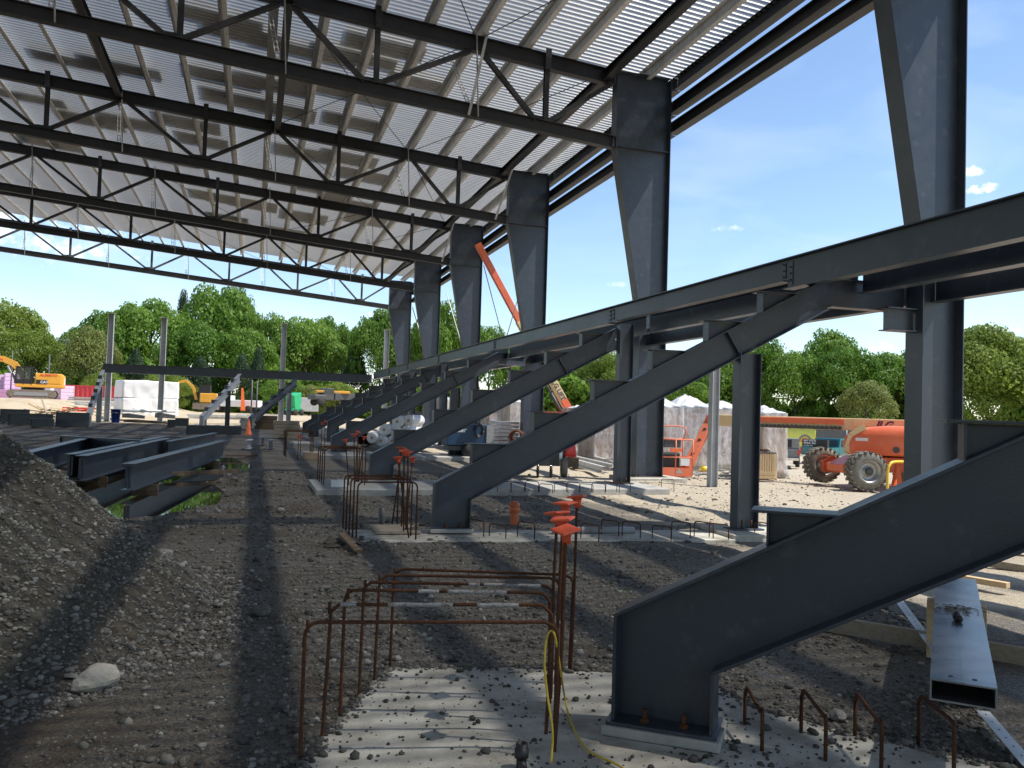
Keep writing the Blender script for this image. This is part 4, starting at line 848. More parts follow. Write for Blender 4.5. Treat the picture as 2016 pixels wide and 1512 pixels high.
def plank(pa, pb, za, zb_, w, h, mat, label, name='timber_plank', px=True, group='timber planks'):
    a = onZ(*pa, za) if px else Vector(pa); b = onZ(*pb, zb_) if px else Vector(pb); mb = MB(); mb.bar(a, b, w, h); return tag(mb.build(name, mat, bevel=.003), label, 'plank', group)
plank((1600, 1222), (2060, 1300), .07, .07, .04, .13, 'lumber_grey', 'weathered plank on edge running behind the rectangular tube')
plank((1880, 1135), (1985, 1153), .08, .08, .09, .06, 'lumber', 'fresh yellow plank end beside the far end of the rectangular tube')
plank((1900, 1100), (2050, 1125), .06, .06, .09, .09, 'lumber_grey', 'grey timber behind the fresh plank at the right edge'); plank((1960, 1070), (2060, 1085), .1, .1, .2, .1, 'lumber', 'stacked fresh boards at the right edge below the foremost beam')
def perf_strip(pa, pb, label, z=.12):
    a, b = onZ(*pa, z), onZ(*pb, z); t = thing('slotted_strip', label, 'strip', a, 'galvanised slotted strips'); d = (b-a).normalized(); n = Vector((d.y, -d.x, 0))
    mb = MB(); mb.bar(a, b, .07, .003); mb.bar(a-n*.035-zz*.02, b-n*.035-zz*.02, .003, .04); mb.build('angle', 'galv', t)
    k = int((b-a).length/.12)
    for i in range(k): mb = MB(); c = a+d*(.06+.12*i)+zz*.002; mb.cyl(c, c+zz*.001, .006, 7); mb.build('hole', 'black', t)
perf_strip((1768, 1180), (1850, 1290), 'slotted galvanised strip leading up to the rectangular tube'); perf_strip((1935, 1400), (2030, 1510), 'slotted galvanised strip at the lower right corner', .08)
# yellow rope
rp = [onY(x, y, Y) for x, y, Y in ((1085, 1500, 3.6), (1088, 1440, 3.75), (1078, 1370, 3.85), (1072, 1310, 3.88), (1075, 1265, 3.9), (1083, 1243, 3.92))]
rp += [onY(1092, 1250, 3.88), onY(1099, 1290, 3.9), onY(1105, 1330, 3.95), onZ(1111, 1368, .14)] + [onZ(x, y, .072) for x, y in ((1118, 1402), (1132, 1440), (1155, 1475), (1185, 1492), (1225, 1512), (1260, 1560))]
def smooth(pts, n=5):
    out_ = []
    for i in range(len(pts)-1):
        p0, p1, p2, p3 = pts[max(i-1, 0)], pts[i], pts[i+1], pts[min(i+2, len(pts)-1)]
        for k in range(n):
            t_ = k/n; out_.append(.5*((2*p1)+(p2-p0)*t_+(2*p0-5*p1+4*p2-p3)*t_*t_+(3*p1-p0-3*p2+p3)*t_**3))
    return out_+[pts[-1]]
mb = MB(); mb.tube(smooth(rp), .0055, 8); tag(mb.build('yellow_rope', 'rope_yellow'), 'yellow rope hung over the nearest rebar hoop, trailing across the footing', 'rope')
# black pipe fitting at the lower edge
p = onZ(1026, 1512, FZ1); mb = MB(); mb.lathe((p.x, p.y, FZ1), (0, 0, 1), ((.024, 0), (.024, .05), (.034, .05), (.034, .09), (.028, .09), (.028, .115), (.02, .115), (.02, .06)), 12); mb.cyl((p.x-.01, p.y-.06, FZ1+.02), (p.x, p.y, FZ1+.035), .02, 10); tag(mb.build('pipe_fitting', 'black'), 'black threaded pipe fitting on the footing at the lower edge', 'pipe fitting')
# orange drain riser
p = onZ(1012, 1032, 0); t = thing('drain_riser', 'orange plastic drain pipe with a cap, standing behind the rebar caps', 'pipe', (p.x, p.y, 0))
mb = MB(); mb.lathe((p.x, p.y, -.05), (0, 0, 1), ((.066, 0), (.066, .28)), 18); mb.build('pipe', 'pipe_orange', t); mb = MB(); mb.lathe((p.x, p.y, .18), (0, 0, 1), ((.07, 0), (.078, .01), (.078, .07), (.07, .09), (.082, .10), (.082, .135), (.06, .135), (.06, .165), (0, .165)), 18); mb.build('screw_cap', 'pipe_orange', t)
# black pipe stub and the form board behind the second cluster
p = onZ(751, 1033, .0); mb = MB(); mb.lathe((p.x, p.y, 0), (0, 0, 1), ((.045, 0), (.045, .26), (.038, .26), (.038, .1)), 14); tag(mb.build('pipe_stub', 'dark_grey'), 'short black upright pipe stub on the form board at the second beam foot', 'pipe')
mb = MB(); a = onZ(735, 1035, .06); b = onZ(815, 1040, .06); mb.box(((a.x+b.x)/2, a.y-.25, .045), (b.x-a.x+.08, .75, .03)); tag(mb.build('form_board', 'lumber_grey', bevel=.003), 'flat weathered plywood board at the foot of the second sloping beam', 'board')
p = onZ(960, 930, 0); mb = MB(); mb.bar((p.x, p.y, 0), (p.x, p.y, .32), .04, .02, up=(1, 0, 0)); tag(mb.build('marker_stake', 'pipe_orange'), 'small orange wooden stake between the second and third beam feet', 'stake')
# dirt clods at the second cluster
random.seed(8)
for i in range(16):
    px, py = random.gauss(683, 16), random.gauss(1070, 9); p = onZ(px, py); s = random.uniform(.04, .11); o = link('earth_clod', rock_mesh('earth_clod', 20+i*1.7, 'clod', ICO1 if i % 2 else ICO2, .5), None, None, loc=Vector((p.x, p.y, s*.2))); o.scale = (s*1.3, s, s*.7); o.rotation_euler = (0, 0, i)
    tag(o, f'dark clod of earth, {ORD[i]} of the small heap at the second rebar cluster', 'clod', 'earth clods')
plank((672, 1050), (705, 1085), .12, .05, .09, .03, 'lumber_dark', 'short dark stake stuck in the clods at the second rebar cluster')

# ------------------------------------------------------------------ steel beams lying about
def lying(pl, pr, zt_, d, bf, label, Y=None, mt='steel', grp='steel beams lying on the ground', dunnage=True):
    if Y: a, b = onY(*pl, Y), onY(*pr, Y); b.z = a.z = (a.z+b.z)/2
    else: a, b = onZ(*pl, zt_), onZ(*pr, zt_)
    a = a-zz*(d/2); b = b-zz*(d/2); t = beam('steel_beam', a, b, d, bf, label, mt, grp)
    dirv = (b-a).normalized()
    if dunnage:
        for u in (.12, .8):
            p = a.lerp(b, u); g_ = gz(p.x, p.y); h_ = a.z-d/2-g_
            if h_ > .03: mb = MB(); mb.box((p.x, p.y, g_+h_/2-.002), (.1, .5, h_), (dirv, Vector((dirv.y, -dirv.x, 0)), zz)); tag(mb.build('timber_block', 'lumber_dark'), ('near end' if u < .5 else 'far end')+' timber block under the '+label.split(',')[0], 'timber', 'timber blocks under lying beams')
    mb = MB(); ax = dirv; sd_ = ax.cross(zz); mb.box(a+ax*.05, (.012, bf*.45, d*.8), (ax, sd_, zz)); mb.build('end_plate', mt, t)
    return t
lying((252, 913), (440, 867), .55, .50, .24, 'foremost lying steel beam, its end bolt holes over the puddle')
lying((160, 897), (327, 863), .57, .52, .24, 'second lying steel beam behind the puddle')
lying((138, 894), (322, 859), .58, .50, .22, 'third lying steel beam, close behind the second')
lying((20, 898), (174, 861), .58, .50, .24, 'lying steel beam that runs off behind the gravel mound')
lying((119, 857), (275, 866), .62, .5, .22, 'dark lying steel beam set crosswise behind the others')
lying((328, 869), (424, 852), .52, .35, .2, 'short lying steel beam beyond the puddle')
lying((0, 806), (59, 805), 0, .8, .3, 'deep lying beam at the far left edge', Y=58); lying((16, 815), (105, 813), 0, .78, .3, 'long deep lying beam in front of the lumber heap', Y=55.5); lying((60, 826), (107, 823), 0, .45, .25, 'shallow lying beam in front of the long deep one', Y=53.5); lying((110, 813), (176, 811), 0, .85, .3, 'deep lying beam next to the leftmost stepped frame', Y=55)
lying((367, 838), (475, 838), 0, .5, .25, 'lying beam with brackets near the far traffic cone', Y=50)
lying((330, 822), (345, 830), 0, .5, .3, 'stub of a steel beam beside the concrete block at the far end', Y=57, dunnage=False); lying((345, 824), (372, 822), 0, .5, .3, 'short steel beam near the middle stepped frame', Y=56, dunnage=False)
for i, (px, py, px2, py2) in enumerate(((515, 862, 540, 852), (530, 868, 560, 858), (488, 868, 508, 860))):
    a, b = onZ(px, py, .35), onZ(px2, py2, .35); b = a+(b-a).normalized()*1.3; a.z = b.z = .2; beam('beam_offcut', a, b, .34, .2, f'{["short", "second short", "pale tilted"][i]} steel offcut in front of the formwork stack', 'steel_pale' if i == 2 else 'steel', 'steel offcuts')
for i, px in enumerate((425, 440, 455, 468)):
    p = onZ(px, 852, 0); mb = MB(); mb.channel((p.x, p.y, .16), (p.x+.25, p.y+.5, .16), .3, .1, .015); tag(mb.build('channel_offcut', 'steel'), f'{ORD[i]} small channel piece by the far lying beam, from the puddle side', 'channel', 'channel offcuts')
plank((415, 897), (505, 896), .05, .05, .25, .06, 'lumber_dark', 'dark plank lying across the path beyond the puddle'); plank((325, 934), (468, 927), .06, .06, .1, .1, 'lumber_dark', 'dark timber lying at the edge of the puddle')

# ------------------------------------------------------------------ far left: excavator and stored goods
def frame(o, fdir):
    f_ = Vector((fdir[0], fdir[1], 0)).normalized(); l = Vector((-f_.y, f_.x, 0)); o = Vector(o)
    return (lambda x, y, z: o+f_*x+l*y+zz*z), (f_, l, zz)
def excavator():
    p = onY(66, 788, 92.); g_ = gz(p.x, 92.); S = .92; o = Vector((p.x, 92., g_)); Lf, ax = frame(o, (-1, -.12)); f_, l, _ = ax
    t = thing('excavator', 'yellow tracked excavator with black cab working beyond the lying beams', 'excavator', o)
    for sy in (-1.05, 1.05):
        mb = MB(); pr = []; 
        for k in range(12): a = math.pi/2+math.pi*k/11; pr.append((-1.75+.46*math.cos(a), .48+.46*math.sin(a)))
        for k in range(12): a = -math.pi/2+math.pi*k/11; pr.append((1.95+.42*math.cos(a), .50+.42*math.sin(a)))
        mb.prism([Lf(x*S, sy-.28, z*S) for x, z in pr], l*.56); trk = mb.build('track', 'track_brown', t)
        mb = MB(); mb.box(Lf(.1, sy*1.285, .45), (3.1, .03, .34), ax); mb.build('track_frame', 'mid_grey', trk)
        for x in (-1.75, 1.95): mb = MB(); mb.cyl(Lf(x*S, sy*1.26, .48), Lf(x*S, sy*1.3, .48), .3, 14); mb.build('idler', 'track_brown', trk)
    mb = MB(); mb.box(Lf(0, 0, .95), (1.6, 1.5, .3), ax); mb.build('undercarriage', 'black', t)
    mb = MB(); mb.box(Lf(-.45, 0, 1.25), (3.9, 2.5, .34), ax); mb.build('deck', 'excavator_yellow', t, bevel=.05)
    mb = MB(); mb.box(Lf(-1.3, 0, 1.95), (2.3, 2.5, 1.05), ax); hood = mb.build('engine_house', 'excavator_yellow', t, bevel=.1)
    mb = MB(); mb.box(Lf(-.75, 1.262, 1.65), (1.0, .02, .38), ax); mb.build('side_grille', 'black', hood); mb = MB(); mb.box(Lf(-.75, -1.262, 1.65), (1.0, .02, .38), ax); mb.build('side_grille', 'black', hood)
    mb = MB(); mb.box(Lf(-2.35, 0, 1.72), (.5, 2.4, 1.3), ax); cw = mb.build('counterweight', 'excavator_yellow', t, bevel=.12)
    mb = MB(); mb.box(Lf(-2.61, .2, 1.75), (.02, .7, .8), ax); mb.build('rear_panel', 'white_paint', cw)
    # cab
    mb = MB(); cx0, cx1, y0, y1, z0, z1 = .1, 1.55, .3, 1.25, 1.42, 3.0
    for x in (cx0, cx1):
        for y in (y0, y1): mb.bar(Lf(x, y, z0), Lf(x-(.15 if x == cx1 else 0), y, z1), .10, .10, up=f_)
    mb.box(Lf(.78, .78, 3.02), (1.5, 1.05, .09), ax); mb.box(Lf(.8, .78, 1.62), (1.45, .95, .42), ax); mb.box(Lf(.2, .78, 2.2), (.1, .9, 1.4), ax); mb.bar(Lf(.75, 1.25, z0), Lf(.75, 1.25, z1), .08, .08, up=f_); mb.bar(Lf(.75, .3, z0), Lf(.75, .3, z1), .08, .08, up=f_)
    cab = mb.build('cab', 'black', t); mb = MB(); mb.box(Lf(.8, .78, 2.3), (1.25, .86, 1.3), ax); mb.build('cab_glass', 'cab_glass', cab)
    # boom: two tapering plates box
    bp_ = [(.75, 1.35, .42), (1.15, 2.5, .52), (1.75, 3.3, .58), (2.7, 3.75, .56), (4.6, 3.72, .45), (6.2, 3.2, .34)]
    mb = MB(); top = []; bot = []
    for i, (x, z, h_) in enumerate(bp_):
        x0, z0_ = bp_[max(i-1, 0)][:2]; x1, z1_ = bp_[min(i+1, 5)][:2]; d = Vector((x1-x0, z1_-z0_)).normalized(); n = Vector((-d.y, d.x)); top.append((x+n.x*h_/2, z+n.y*h_/2)); bot.append((x-n.x*h_/2, z-n.y*h_/2))
    for i in range(5):
        mb.prism([Lf(top[i][0], -.25, top[i][1]), Lf(top[i+1][0], -.25, top[i+1][1]), Lf(bot[i+1][0], -.25, bot[i+1][1]), Lf(bot[i][0], -.25, bot[i][1])], l*.5)
    bm = mb.build('boom', 'excavator_yellow', t)
    mb = MB(); mb.cyl(Lf(1.45, .33, 1.45), Lf(2.3, .33, 3.1), .09, 10); mb.cyl(Lf(1.45, -.33, 1.45), Lf(2.3, -.33, 3.1), .09, 10); mb.build('boom_cylinder', 'mid_grey', bm)
    mb = MB(); mb.bar(Lf(6.2, 0, 3.35), Lf(7.0, 0, 1.3), .3, .4, up=f_); st = mb.build('stick', 'excavator_yellow', t); mb = MB(); mb.prism([Lf(6.7, -.55, 1.3), Lf(7.4, -.55, 1.2), Lf(7.3, -.55, .4), Lf(6.6, -.55, .15), Lf(6.3, -.55, .6)], l*1.1); mb.build('bucket', 'dark_grey', st)
    r_ = -f_
    lm = text_mesh('ALBERTO', .36, Lf(-.55, 1.27, 2.2), r_, zz, .003, bold=.006); link('lettering', lm, 'red_paint', hood); lm = text_mesh('CAT', .34, Lf(-.62, 1.275, 1.52), r_, zz, .003, bold=.008); link('lettering', lm, 'white_paint', hood)
    lm = text_mesh('H', .4, Lf(3.0, .262, 3.55), r_, zz, .003, bold=.006); link('lettering', lm, 'red_paint', bm)
    return t
excavator()
def blockstack(name, px0, px1, pyb, pyt, Y, depth, mat, label, layers=4, rot=0., cat='insulation', sunlit_side=None):
    a, b = onY(px0, pyb, Y), onY(px1, pyb, Y); top = onY(px0, pyt, Y).z; z0 = a.z; w = b.x-a.x; t = thing(name, label, cat, (a.x+w/2, Y+depth/2, z0), 'stacks of foam board'); o = Vector((a.x+w/2, Y, z0)); Lf, ax = frame(o, (math.cos(rot), math.sin(rot)))
    h = (top-z0)/layers
    for i in range(layers): mb = MB(); mb.box(Lf(random.uniform(-.03, .03), depth/2, h*(i+.5)), (w, depth, h-.02), ax); mb.build('board_layer', mat, t, bevel=.02)
    if sunlit_side: mb = MB(); mb.box(Lf(w/2+.02, depth/2, (top-z0)/2), (.03, depth+.02, top-z0), ax); mb.build('sunlit_end', 'wrap_white', t)  # white sheet stands in for sunlight on the end face
    return t
blockstack('foam_stack', -30, 8, 772, 736, 104, 2.4, 'foam_pink', 'pink foam board stack at the left edge behind the excavator boom', 5, .25)
blockstack('foam_stack', 9, 40, 772, 734, 102, 2.4, 'foam_pink', 'pink foam board stack close behind the excavator cab', 5, .3, sunlit_side=True)
blockstack('foam_stack', -30, 55, 788, 765, 100, 2.4, 'foam_magenta', 'low magenta foam board stack behind the excavator track', 3, 0)
blockstack('foam_stack', 119, 145, 792, 759, 97, 2.2, 'foam_pink', 'pink foam board stack with its sunlit end in white behind the excavator', 5, .5, sunlit_side=True)
def wrapped_white(px0, px1, pyb, pyt, Y, depth, rot, label, tiers=2, name='wrapped_stack'):
    a, b = onY(px0, pyb, Y), onY(px1, pyb, Y); z0 = a.z; H = onY(px0, pyt, Y).z-z0; w = (b.x-a.x); o = Vector(((a.x+b.x)/2, Y, z0)); Lf, ax = frame(o, (math.cos(rot), math.sin(rot))); t = thing(name, label, 'wrapped goods', o, 'white wrapped stacks')
    for i in range(tiers):
        zb_ = H*i/tiers; zt_ = H*(i+1)/tiers-.03; mb = MB(); nu, nv = 26, 8; rings = []
        per = [(-w/2+w*k/nu, 0) for k in range(nu)]+[(w/2, depth*k/10) for k in range(10)]+[(w/2-w*k/nu, depth) for k in range(nu)]+[(-w/2, depth-depth*k/10) for k in range(10)]; n = len(per)
        for j in range(nv+1):
            z = zb_+(zt_-zb_)*j/nv
            for (x, y) in per:
                q = Vector((x*1.7+i*5, y*1.7, z*.9)); d_ = .05*noise.noise(q*1.6)+.05*noise.noise(Vector((x*4, y*4, z*1.1))); nx_, ny_ = (0, -1) if y == 0 else (0, 1) if y == depth else ((1, 0) if x > 0 else (-1, 0)); rr_ = 1-.03*(j/nv)**4; zz_ = z+(.10*noise.noise(Vector((x*.9, y*.9, 8))) if j == nv else 0)
                rings.append(Lf(x*rr_+nx_*d_, y*rr_+ny_*d_, zz_))
        mb.add(rings, [(j*n+k, j*n+(k+1) % n, (j+1)*n+(k+1) % n, (j+1)*n+k) for j in range(nv) for k in range(n)]+[tuple(nv*n+k for k in range(n))], True); mb.build('wrapped_tier', 'wrap_white', t)
    return t
wrapped_white(239, 352, 816, 747, 68., 3.6, .30, 'big two-tier pile wrapped in white plastic between the tall far posts')
wrapped_white(98, 128, 780, 744, 100., 2.6, .4, 'white wrapped bundle showing just behind the excavator', 1); wrapped_white(262, 300, 813, 803, 66., 1., .1, 'low white bundle in front of the big white pile', 1)
# red shipping container
def container():
    a, b = onY(100, 800, 112), onY(262, 800, 110); z0 = onY(200, 803, 111).z; z1 = onY(200, 760, 111).z; d = (b-a); d.z = 0; L = d.length; Lf, ax = frame((a.x, a.y, z0), d); t = thing('shipping_container', 'long red ribbed shipping container behind the white pile', 'container', (a.x, a.y, z0)); H = z1-z0
    mb = MB(); mb.box(Lf(L/2, 1.2, H/2), (L, 2.3, H-.1), ax); mb.build('shell', 'container_red', t)
    for zc in (.06, H-.06): mb = MB(); mb.box(Lf(L/2, .02, zc), (L+.06, .12, .14), ax); mb.build('rail', 'container_red', t)
    k = int(L/.55)
    for i in range(k): mb = MB(); mb.prism([Lf(i*.55+.05, .05, .13), Lf(i*.55+.13, -.03, .13), Lf(i*.55+.33, -.03, .13), Lf(i*.55+.41, .05, .13)], zz*(H-.26)); mb.build('rib', 'container_red', t)
container()
# lumber heap
def heap():
    c = onY(122, 818, 64.); z0 = gz(c.x, 64.)
    t = thing('lumber_heap', 'tangled heap of scrap lumber beyond the lying beams', 'lumber heap', (c.x, 64., z0)); random.seed(3)
    for i in range(26):
        a = random.random()*3.14; L = random.uniform(.9, 2.4); x, y, z = c.x+random.gauss(0, .9), 64+random.gauss(0, .4), z0+.1+.55*random.random(); d = Vector((math.cos(a), math.sin(a)*.5, random.uniform(-.35, .45))).normalized()*L/2; p = Vector((x, y, z+.1)); mb = MB(); mb.bar(p-d, p+d, .1, .05); mb.build('board', random.choice(('lumber', 'lumber_grey', 'lumber', 'lumber_dark')), t)
heap()
# low bundles of grey steel and red offcuts behind the lumber
for i, (px0, px1, py, Y, mt, lab) in enumerate(((140, 250, 796, 80, 'galv_dull', 'flat grey bundle of steel lying before the red container'), (150, 245, 803, 74, 'steel_pale', 'second flat grey bundle of steel near the stepped frame'), (375, 480, 822, 66, 'galv', 'pale bundle of steel tubes behind the middle stepped frame'), (470, 560, 822, 67, 'galv', 'pale bundle of steel tubes behind the dark stepped frame'), (130, 175, 811, 68, 'red_paint', 'low red pallet beside the lumber heap'))):
    a, b = onY(px0, py, Y), onY(px1, py, Y); t = thing('steel_bundle', lab, 'bundle', a, 'bundles of long steel')
    for r_ in range(2):
        for k in range(4):
            mb = MB(); z = max(a.z, gz(a.x, Y)+.25)+r_*.17; mb.bar((a.x+random.uniform(-.3, .3), Y+k*.3, z), (b.x+random.uniform(-.3, .3), Y+k*.3+.4, z), .22, .14); mb.build('length', mt, t)
# blue bin, slabs, cone, stacks of formwork
p = onY(227, 832, 60.); t = thing('blue_bin', 'blue plastic bin at the foot of the leftmost tall post', 'bin', (p.x, 60., p.z)); mb = MB(); mb.lathe((p.x, 60., p.z), (0, 0, 1), ((.24, 0), (.30, .82), (.33, .82), (.33, .88), (.28, .88), (.22, .05), (0, .05)), 18); bin_ = mb.build('tub', 'barrel_blue', t)
lm = text_mesh('Lowes', .14, (p.x-.18, 60.-.305, p.z+.62), (1, 0, 0), (0, 0, 1), .003); link('lettering', lm, 'white_paint', bin_)
for i, (px0, px1, py, pyt, Y, mt, lab) in enumerate(((305, 345, 822, 813, 60., 'concrete_grey', 'pale concrete block at the foot of the second tall post'), (240, 285, 822, 814, 61., 'concrete_grey', 'low grey blocks beside the blue bin'), (243, 330, 831, 826, 59., 'lumber_dark', 'dark timber beam lying beside the blue bin'))):
    a, b = onY(px0, py, Y), onY(px1, py, Y); z1 = onY(px0, pyt, Y).z; mb = MB(); Lf, ax = frame((a.x, Y, a.z), (1, .12)); w_ = b.x-a.x; mb.prism([Lf(0, 0, 0), Lf(w_, 0, -.05), Lf(w_, 0, z1-a.z-.12), Lf(w_*.3, 0, z1-a.z+.02), Lf(0, 0, z1-a.z)], ax[1]*.8); tag(mb.build('site_block', mt, bevel=.02), lab, 'block', 'blocks at the far end')
a = onY(240, 808.5, 62.); b = onY(345, 810, 62.); mb = MB(); mb.cyl(a, b, .09, 10); tag(mb.build('white_pipe', 'white_paint'), 'long white pipe lying before the big white pile', 'pipe')
def cone(px, py, h, label, Y=None):
    p = onZ(px, py) if not Y else onY(px, py, Y); t = thing('traffic_cone', label, 'traffic cone', p, 'traffic cones'); mb = MB(); mb.lathe((p.x, p.y, p.z), (0, 0, 1), ((h*.24, .03), (h*.2, .05), (h*.05, h), (h*.035, h), (0, h-.01)), 16); mb.build('cone_body', 'cone_orange', t); mb = MB(); mb.box((p.x, p.y, p.z+.015), (h*.55, h*.55, .03)); mb.build('base', 'cone_orange', t); return t
cone(489, 856, .85, 'orange traffic cone on the muddy path toward the far end'); cone(1766, 968, .78, 'orange traffic cone at the foot of the nearest tapered column'); cone(1493, 948, .15, 'tipped bit of orange cone by the slatted crate')
def formstack(px0, px1, py0, py1, Y, label, mt, n=5, dp=1.2):
    a, b = onY(px0, py1, Y), onY(px1, py1, Y); H = onY(px0, py0, Y).z-a.z; t = thing('formwork_stack', label, 'stack', a, 'stacks of formwork')
    for i in range(n): mb = MB(); mb.box(((a.x+b.x)/2+random.uniform(-.04, .04), Y+dp/2, a.z+H*(i+.5)/n), (b.x-a.x, dp, H/n-.015)); mb.build('panel', mt, t)
formstack(539, 590, 828, 862, 45., 'stack of grey formwork panels at the foot of the farthest sloping beams', 'lumber_grey'); formstack(503, 545, 818, 845, 57, 'brown wooden crate stack behind the dark stepped frame', 'lumber_dark', 4); formstack(472, 502, 823, 843, 55, 'grey panel stack under the dark stepped frame', 'concrete_grey', 4)
# far machines in the sunlit yard
def small_excavator(px, py, Y):
    p = onY(px, py, Y); Lf, ax = frame(p, (-1, .1)); f_, l, _ = ax; t = thing('small_excavator', 'small yellow excavator arm rising behind the white pile', 'excavator', p)
    mb = MB(); mb.box(Lf(0, 0, .3), (2.2, 1.4, .6), ax); mb.build('tracks_base', 'track_brown', t); mb = MB(); mb.box(Lf(-.3, 0, 1.1), (1.6, 1.3, .9), ax); mb.build('body', 'excavator_yellow', t, bevel=.08); mb = MB(); mb.box(Lf(.1, .1, 1.9), (1., .9, .9), ax); mb.build('cab', 'black', t)
    pts = [(.9, .9), (1.2, 2.1), (1.9, 2.7), (2.6, 2.5)]
    mb = MB()
    for (x0, z0), (x1, z1) in zip(pts, pts[1:]): mb.bar(Lf(x0, 0, z0), Lf(x1, 0, z1), .22, .26, up=l)
    mb.build('boom', 'excavator_yellow', t); mb = MB(); mb.bar(Lf(2.6, 0, 2.5), Lf(2.9, 0, 1.0), .2, .22, up=l); mb.build('stick', 'excavator_yellow', t)
small_excavator(405, 806, 86)
def van(px, py, Y, fdir, mt, label, name='utility_truck'):
    p = onY(px, py, Y); Lf, ax = frame(p, fdir); f_, l, _ = ax; t = thing(name, label, 'truck', p, 'trucks in the far yard')
    mb = MB(); mb.box(Lf(-1.2, 0, .95), (2.8, 1.9, .7), ax); mb.build('bed', mt, t, bevel=.05); mb = MB(); mb.box(Lf(1.7, 0, .85), (1.2, 1.8, .5), ax); mb.build('bonnet', mt, t, bevel=.1)
    mb = MB(); mb.prism([Lf(.2, -.85, .6), Lf(1.4, -.85, .6), Lf(1.3, -.85, 1.15), Lf(.95, -.85, 1.75), Lf(.25, -.85, 1.75)], l*1.7); cab = mb.build('cab', mt, t, bevel=.05)
    mb = MB(); mb.prism([Lf(.35, -.87, 1.2), Lf(1.15, -.87, 1.2), Lf(.9, -.87, 1.65), Lf(.35, -.87, 1.65)], l*1.74); mb.build('window', 'cab_glass', cab)
    for x in (-1.6, 1.6):
        for y in (-.85, .85): mb = MB(); mb.lathe(Lf(x, y-.1, .38), l, ((0, 0), (.36, .0), (.38, .04), (.38, .18), (.36, .22), (0, .22)), 14); mb.build('wheel', 'tyre_black', t)
    return t
van(462, 812, 92, (-1, .25), 'white_paint', 'white service truck behind the middle stepped frame')
p = onY(476, 808, 90); mb = MB(); mb.prism([Vector((p.x-.12, 90, p.z)), Vector((p.x+.35, 90, p.z)), Vector((p.x+.06, 90, p.z+2.3)), Vector((p.x-.12, 90, p.z+2.3))], (0, .3, 0)); tag(mb.build('orange_flag', 'cone_orange'), 'tall orange marker flag by the white service truck', 'flag')
def green_machine():
    p = onY(578, 818, 82); Lf, ax = frame(p, (-.6, -.8)); f_, l, _ = ax; t = thing('green_mixer', 'small green site machine between the far end posts', 'machine', p)
    mb = MB(); mb.prism([Lf(-.4, -.5, .6), Lf(.5, -.5, .5), Lf(.75, -.5, 1.9), Lf(-.45, -.5, 2.2)], l*1.); mb.build('hopper', 'green_paint', t, bevel=.04); mb = MB(); mb.box(Lf(0, 0, .55), (1.6, .9, .25), ax); mb.build('chassis', 'green_paint', t)
    for x in (-.5, .5):
        for y in (-.55, .45): mb = MB(); mb.lathe(Lf(x, y, .3), l, ((0, 0), (.3, 0), (.3, .16), (0, .16)), 12); mb.build('wheel', 'tyre_black', t)
green_machine()
p = onY(606, 812, 88); mb = MB(); mb.box((p.x, 88, p.z+.8), (2.0, 1.2, 1.4)); tag(mb.build('site_generator', 'galv', bevel=.05), 'pale grey generator box beside the green machine', 'generator')
van(655, 800, 84, (-.9, -.3), 'dark_grey', 'dark loader with yellow roof behind the row of sloping beams'); p = onY(655, 772, 84); mb = MB(); mb.box((p.x, 84, p.z), (3.2, 1.6, .25)); tag(mb.build('canopy_roof', 'excavator_yellow', bevel=.05), 'yellow canopy roof above the dark loader', 'canopy')

# ------------------------------------------------------------------ orange boom lift
def loft(rings, closed_top=True):
    mb = MB(); n = len(rings[0]); vs_ = [p for r_ in rings for p in r_]
    fs = [(i*n+k, i*n+(k+1) % n, (i+1)*n+(k+1) % n, (i+1)*n+k) for i in range(len(rings)-1) for k in range(n)]
    if closed_top: fs.append(tuple((len(rings)-1)*n+k for k in range(n)))
    fs.append(tuple(range(n-1, -1, -1))); mb.add(vs_, fs, True); return mb
def rrect(w, d, r, n=5):
    out_ = []
    for cx, cy, a0 in ((w/2-r, d/2-r, 0), (-w/2+r, d/2-r, 90), (-w/2+r, -d/2+r, 180), (w/2-r, -d/2+r, 270)):
        for k in range(n): a = R(a0+90*k/(n-1)); out_.append((cx+r*math.cos(a), cy+r*math.sin(a)))
    return out_
def big_wheel(c, axis, r, w, parent, lugs=22):
    axis = Vector(axis).normalized(); c = Vector(c); mb = MB()
    mb.lathe(c, axis, ((r*.55, -w/2), (r*.62, -w/2-.01), (r*.86, -w/2+.01), (r*.95, -w/2+.06), (r*.95, w/2-.06), (r*.86, w/2-.01), (r*.62, w/2+.01), (r*.55, w/2)), 36)
    x = zz-axis*axis.z; x.normalize(); y = axis.cross(x)
    for k in range(lugs):
        for s in (-1, 1):
            a = 2*math.pi*(k+.5*(s > 0))/lugs; d = x*math.cos(a)+y*math.sin(a); tn = y*math.cos(a)-x*math.sin(a)
            mb.box(c+d*(r*.955)+axis*(s*w*.26), (w*.50, r*.13, r*.09), ((axis+tn*.45*s).normalized(), (tn-axis*.45*s).normalized(), d))
    ty = mb.build('wheel', 'tyre', parent)
    mb = MB(); mb.lathe(c, axis, ((r*.56, -w/2+.005), (r*.50, -w/2+.02), (r*.47, -w/2+.13), (r*.25, -w/2+.15), (r*.22, -w/2+.08), (0, -w/2+.08)), 24); mb.lathe(c, -axis, ((r*.56, -w/2+.005), (r*.50, -w/2+.02), (r*.47, -w/2+.13), (r*.25, -w/2+.15), (r*.22, -w/2+.08), (0, -w/2+.08)), 24); rim = mb.build('rim', 'rim_grey', ty)
    for s in (-1, 1):
        mb = MB(); mb.lathe(c+axis*(s*(w/2-.10)), axis*s, ((r*.2, 0), (r*.2, .05), (r*.1, .07), (0, .07)), 12); mb.build('hub', 'dark_grey', rim)
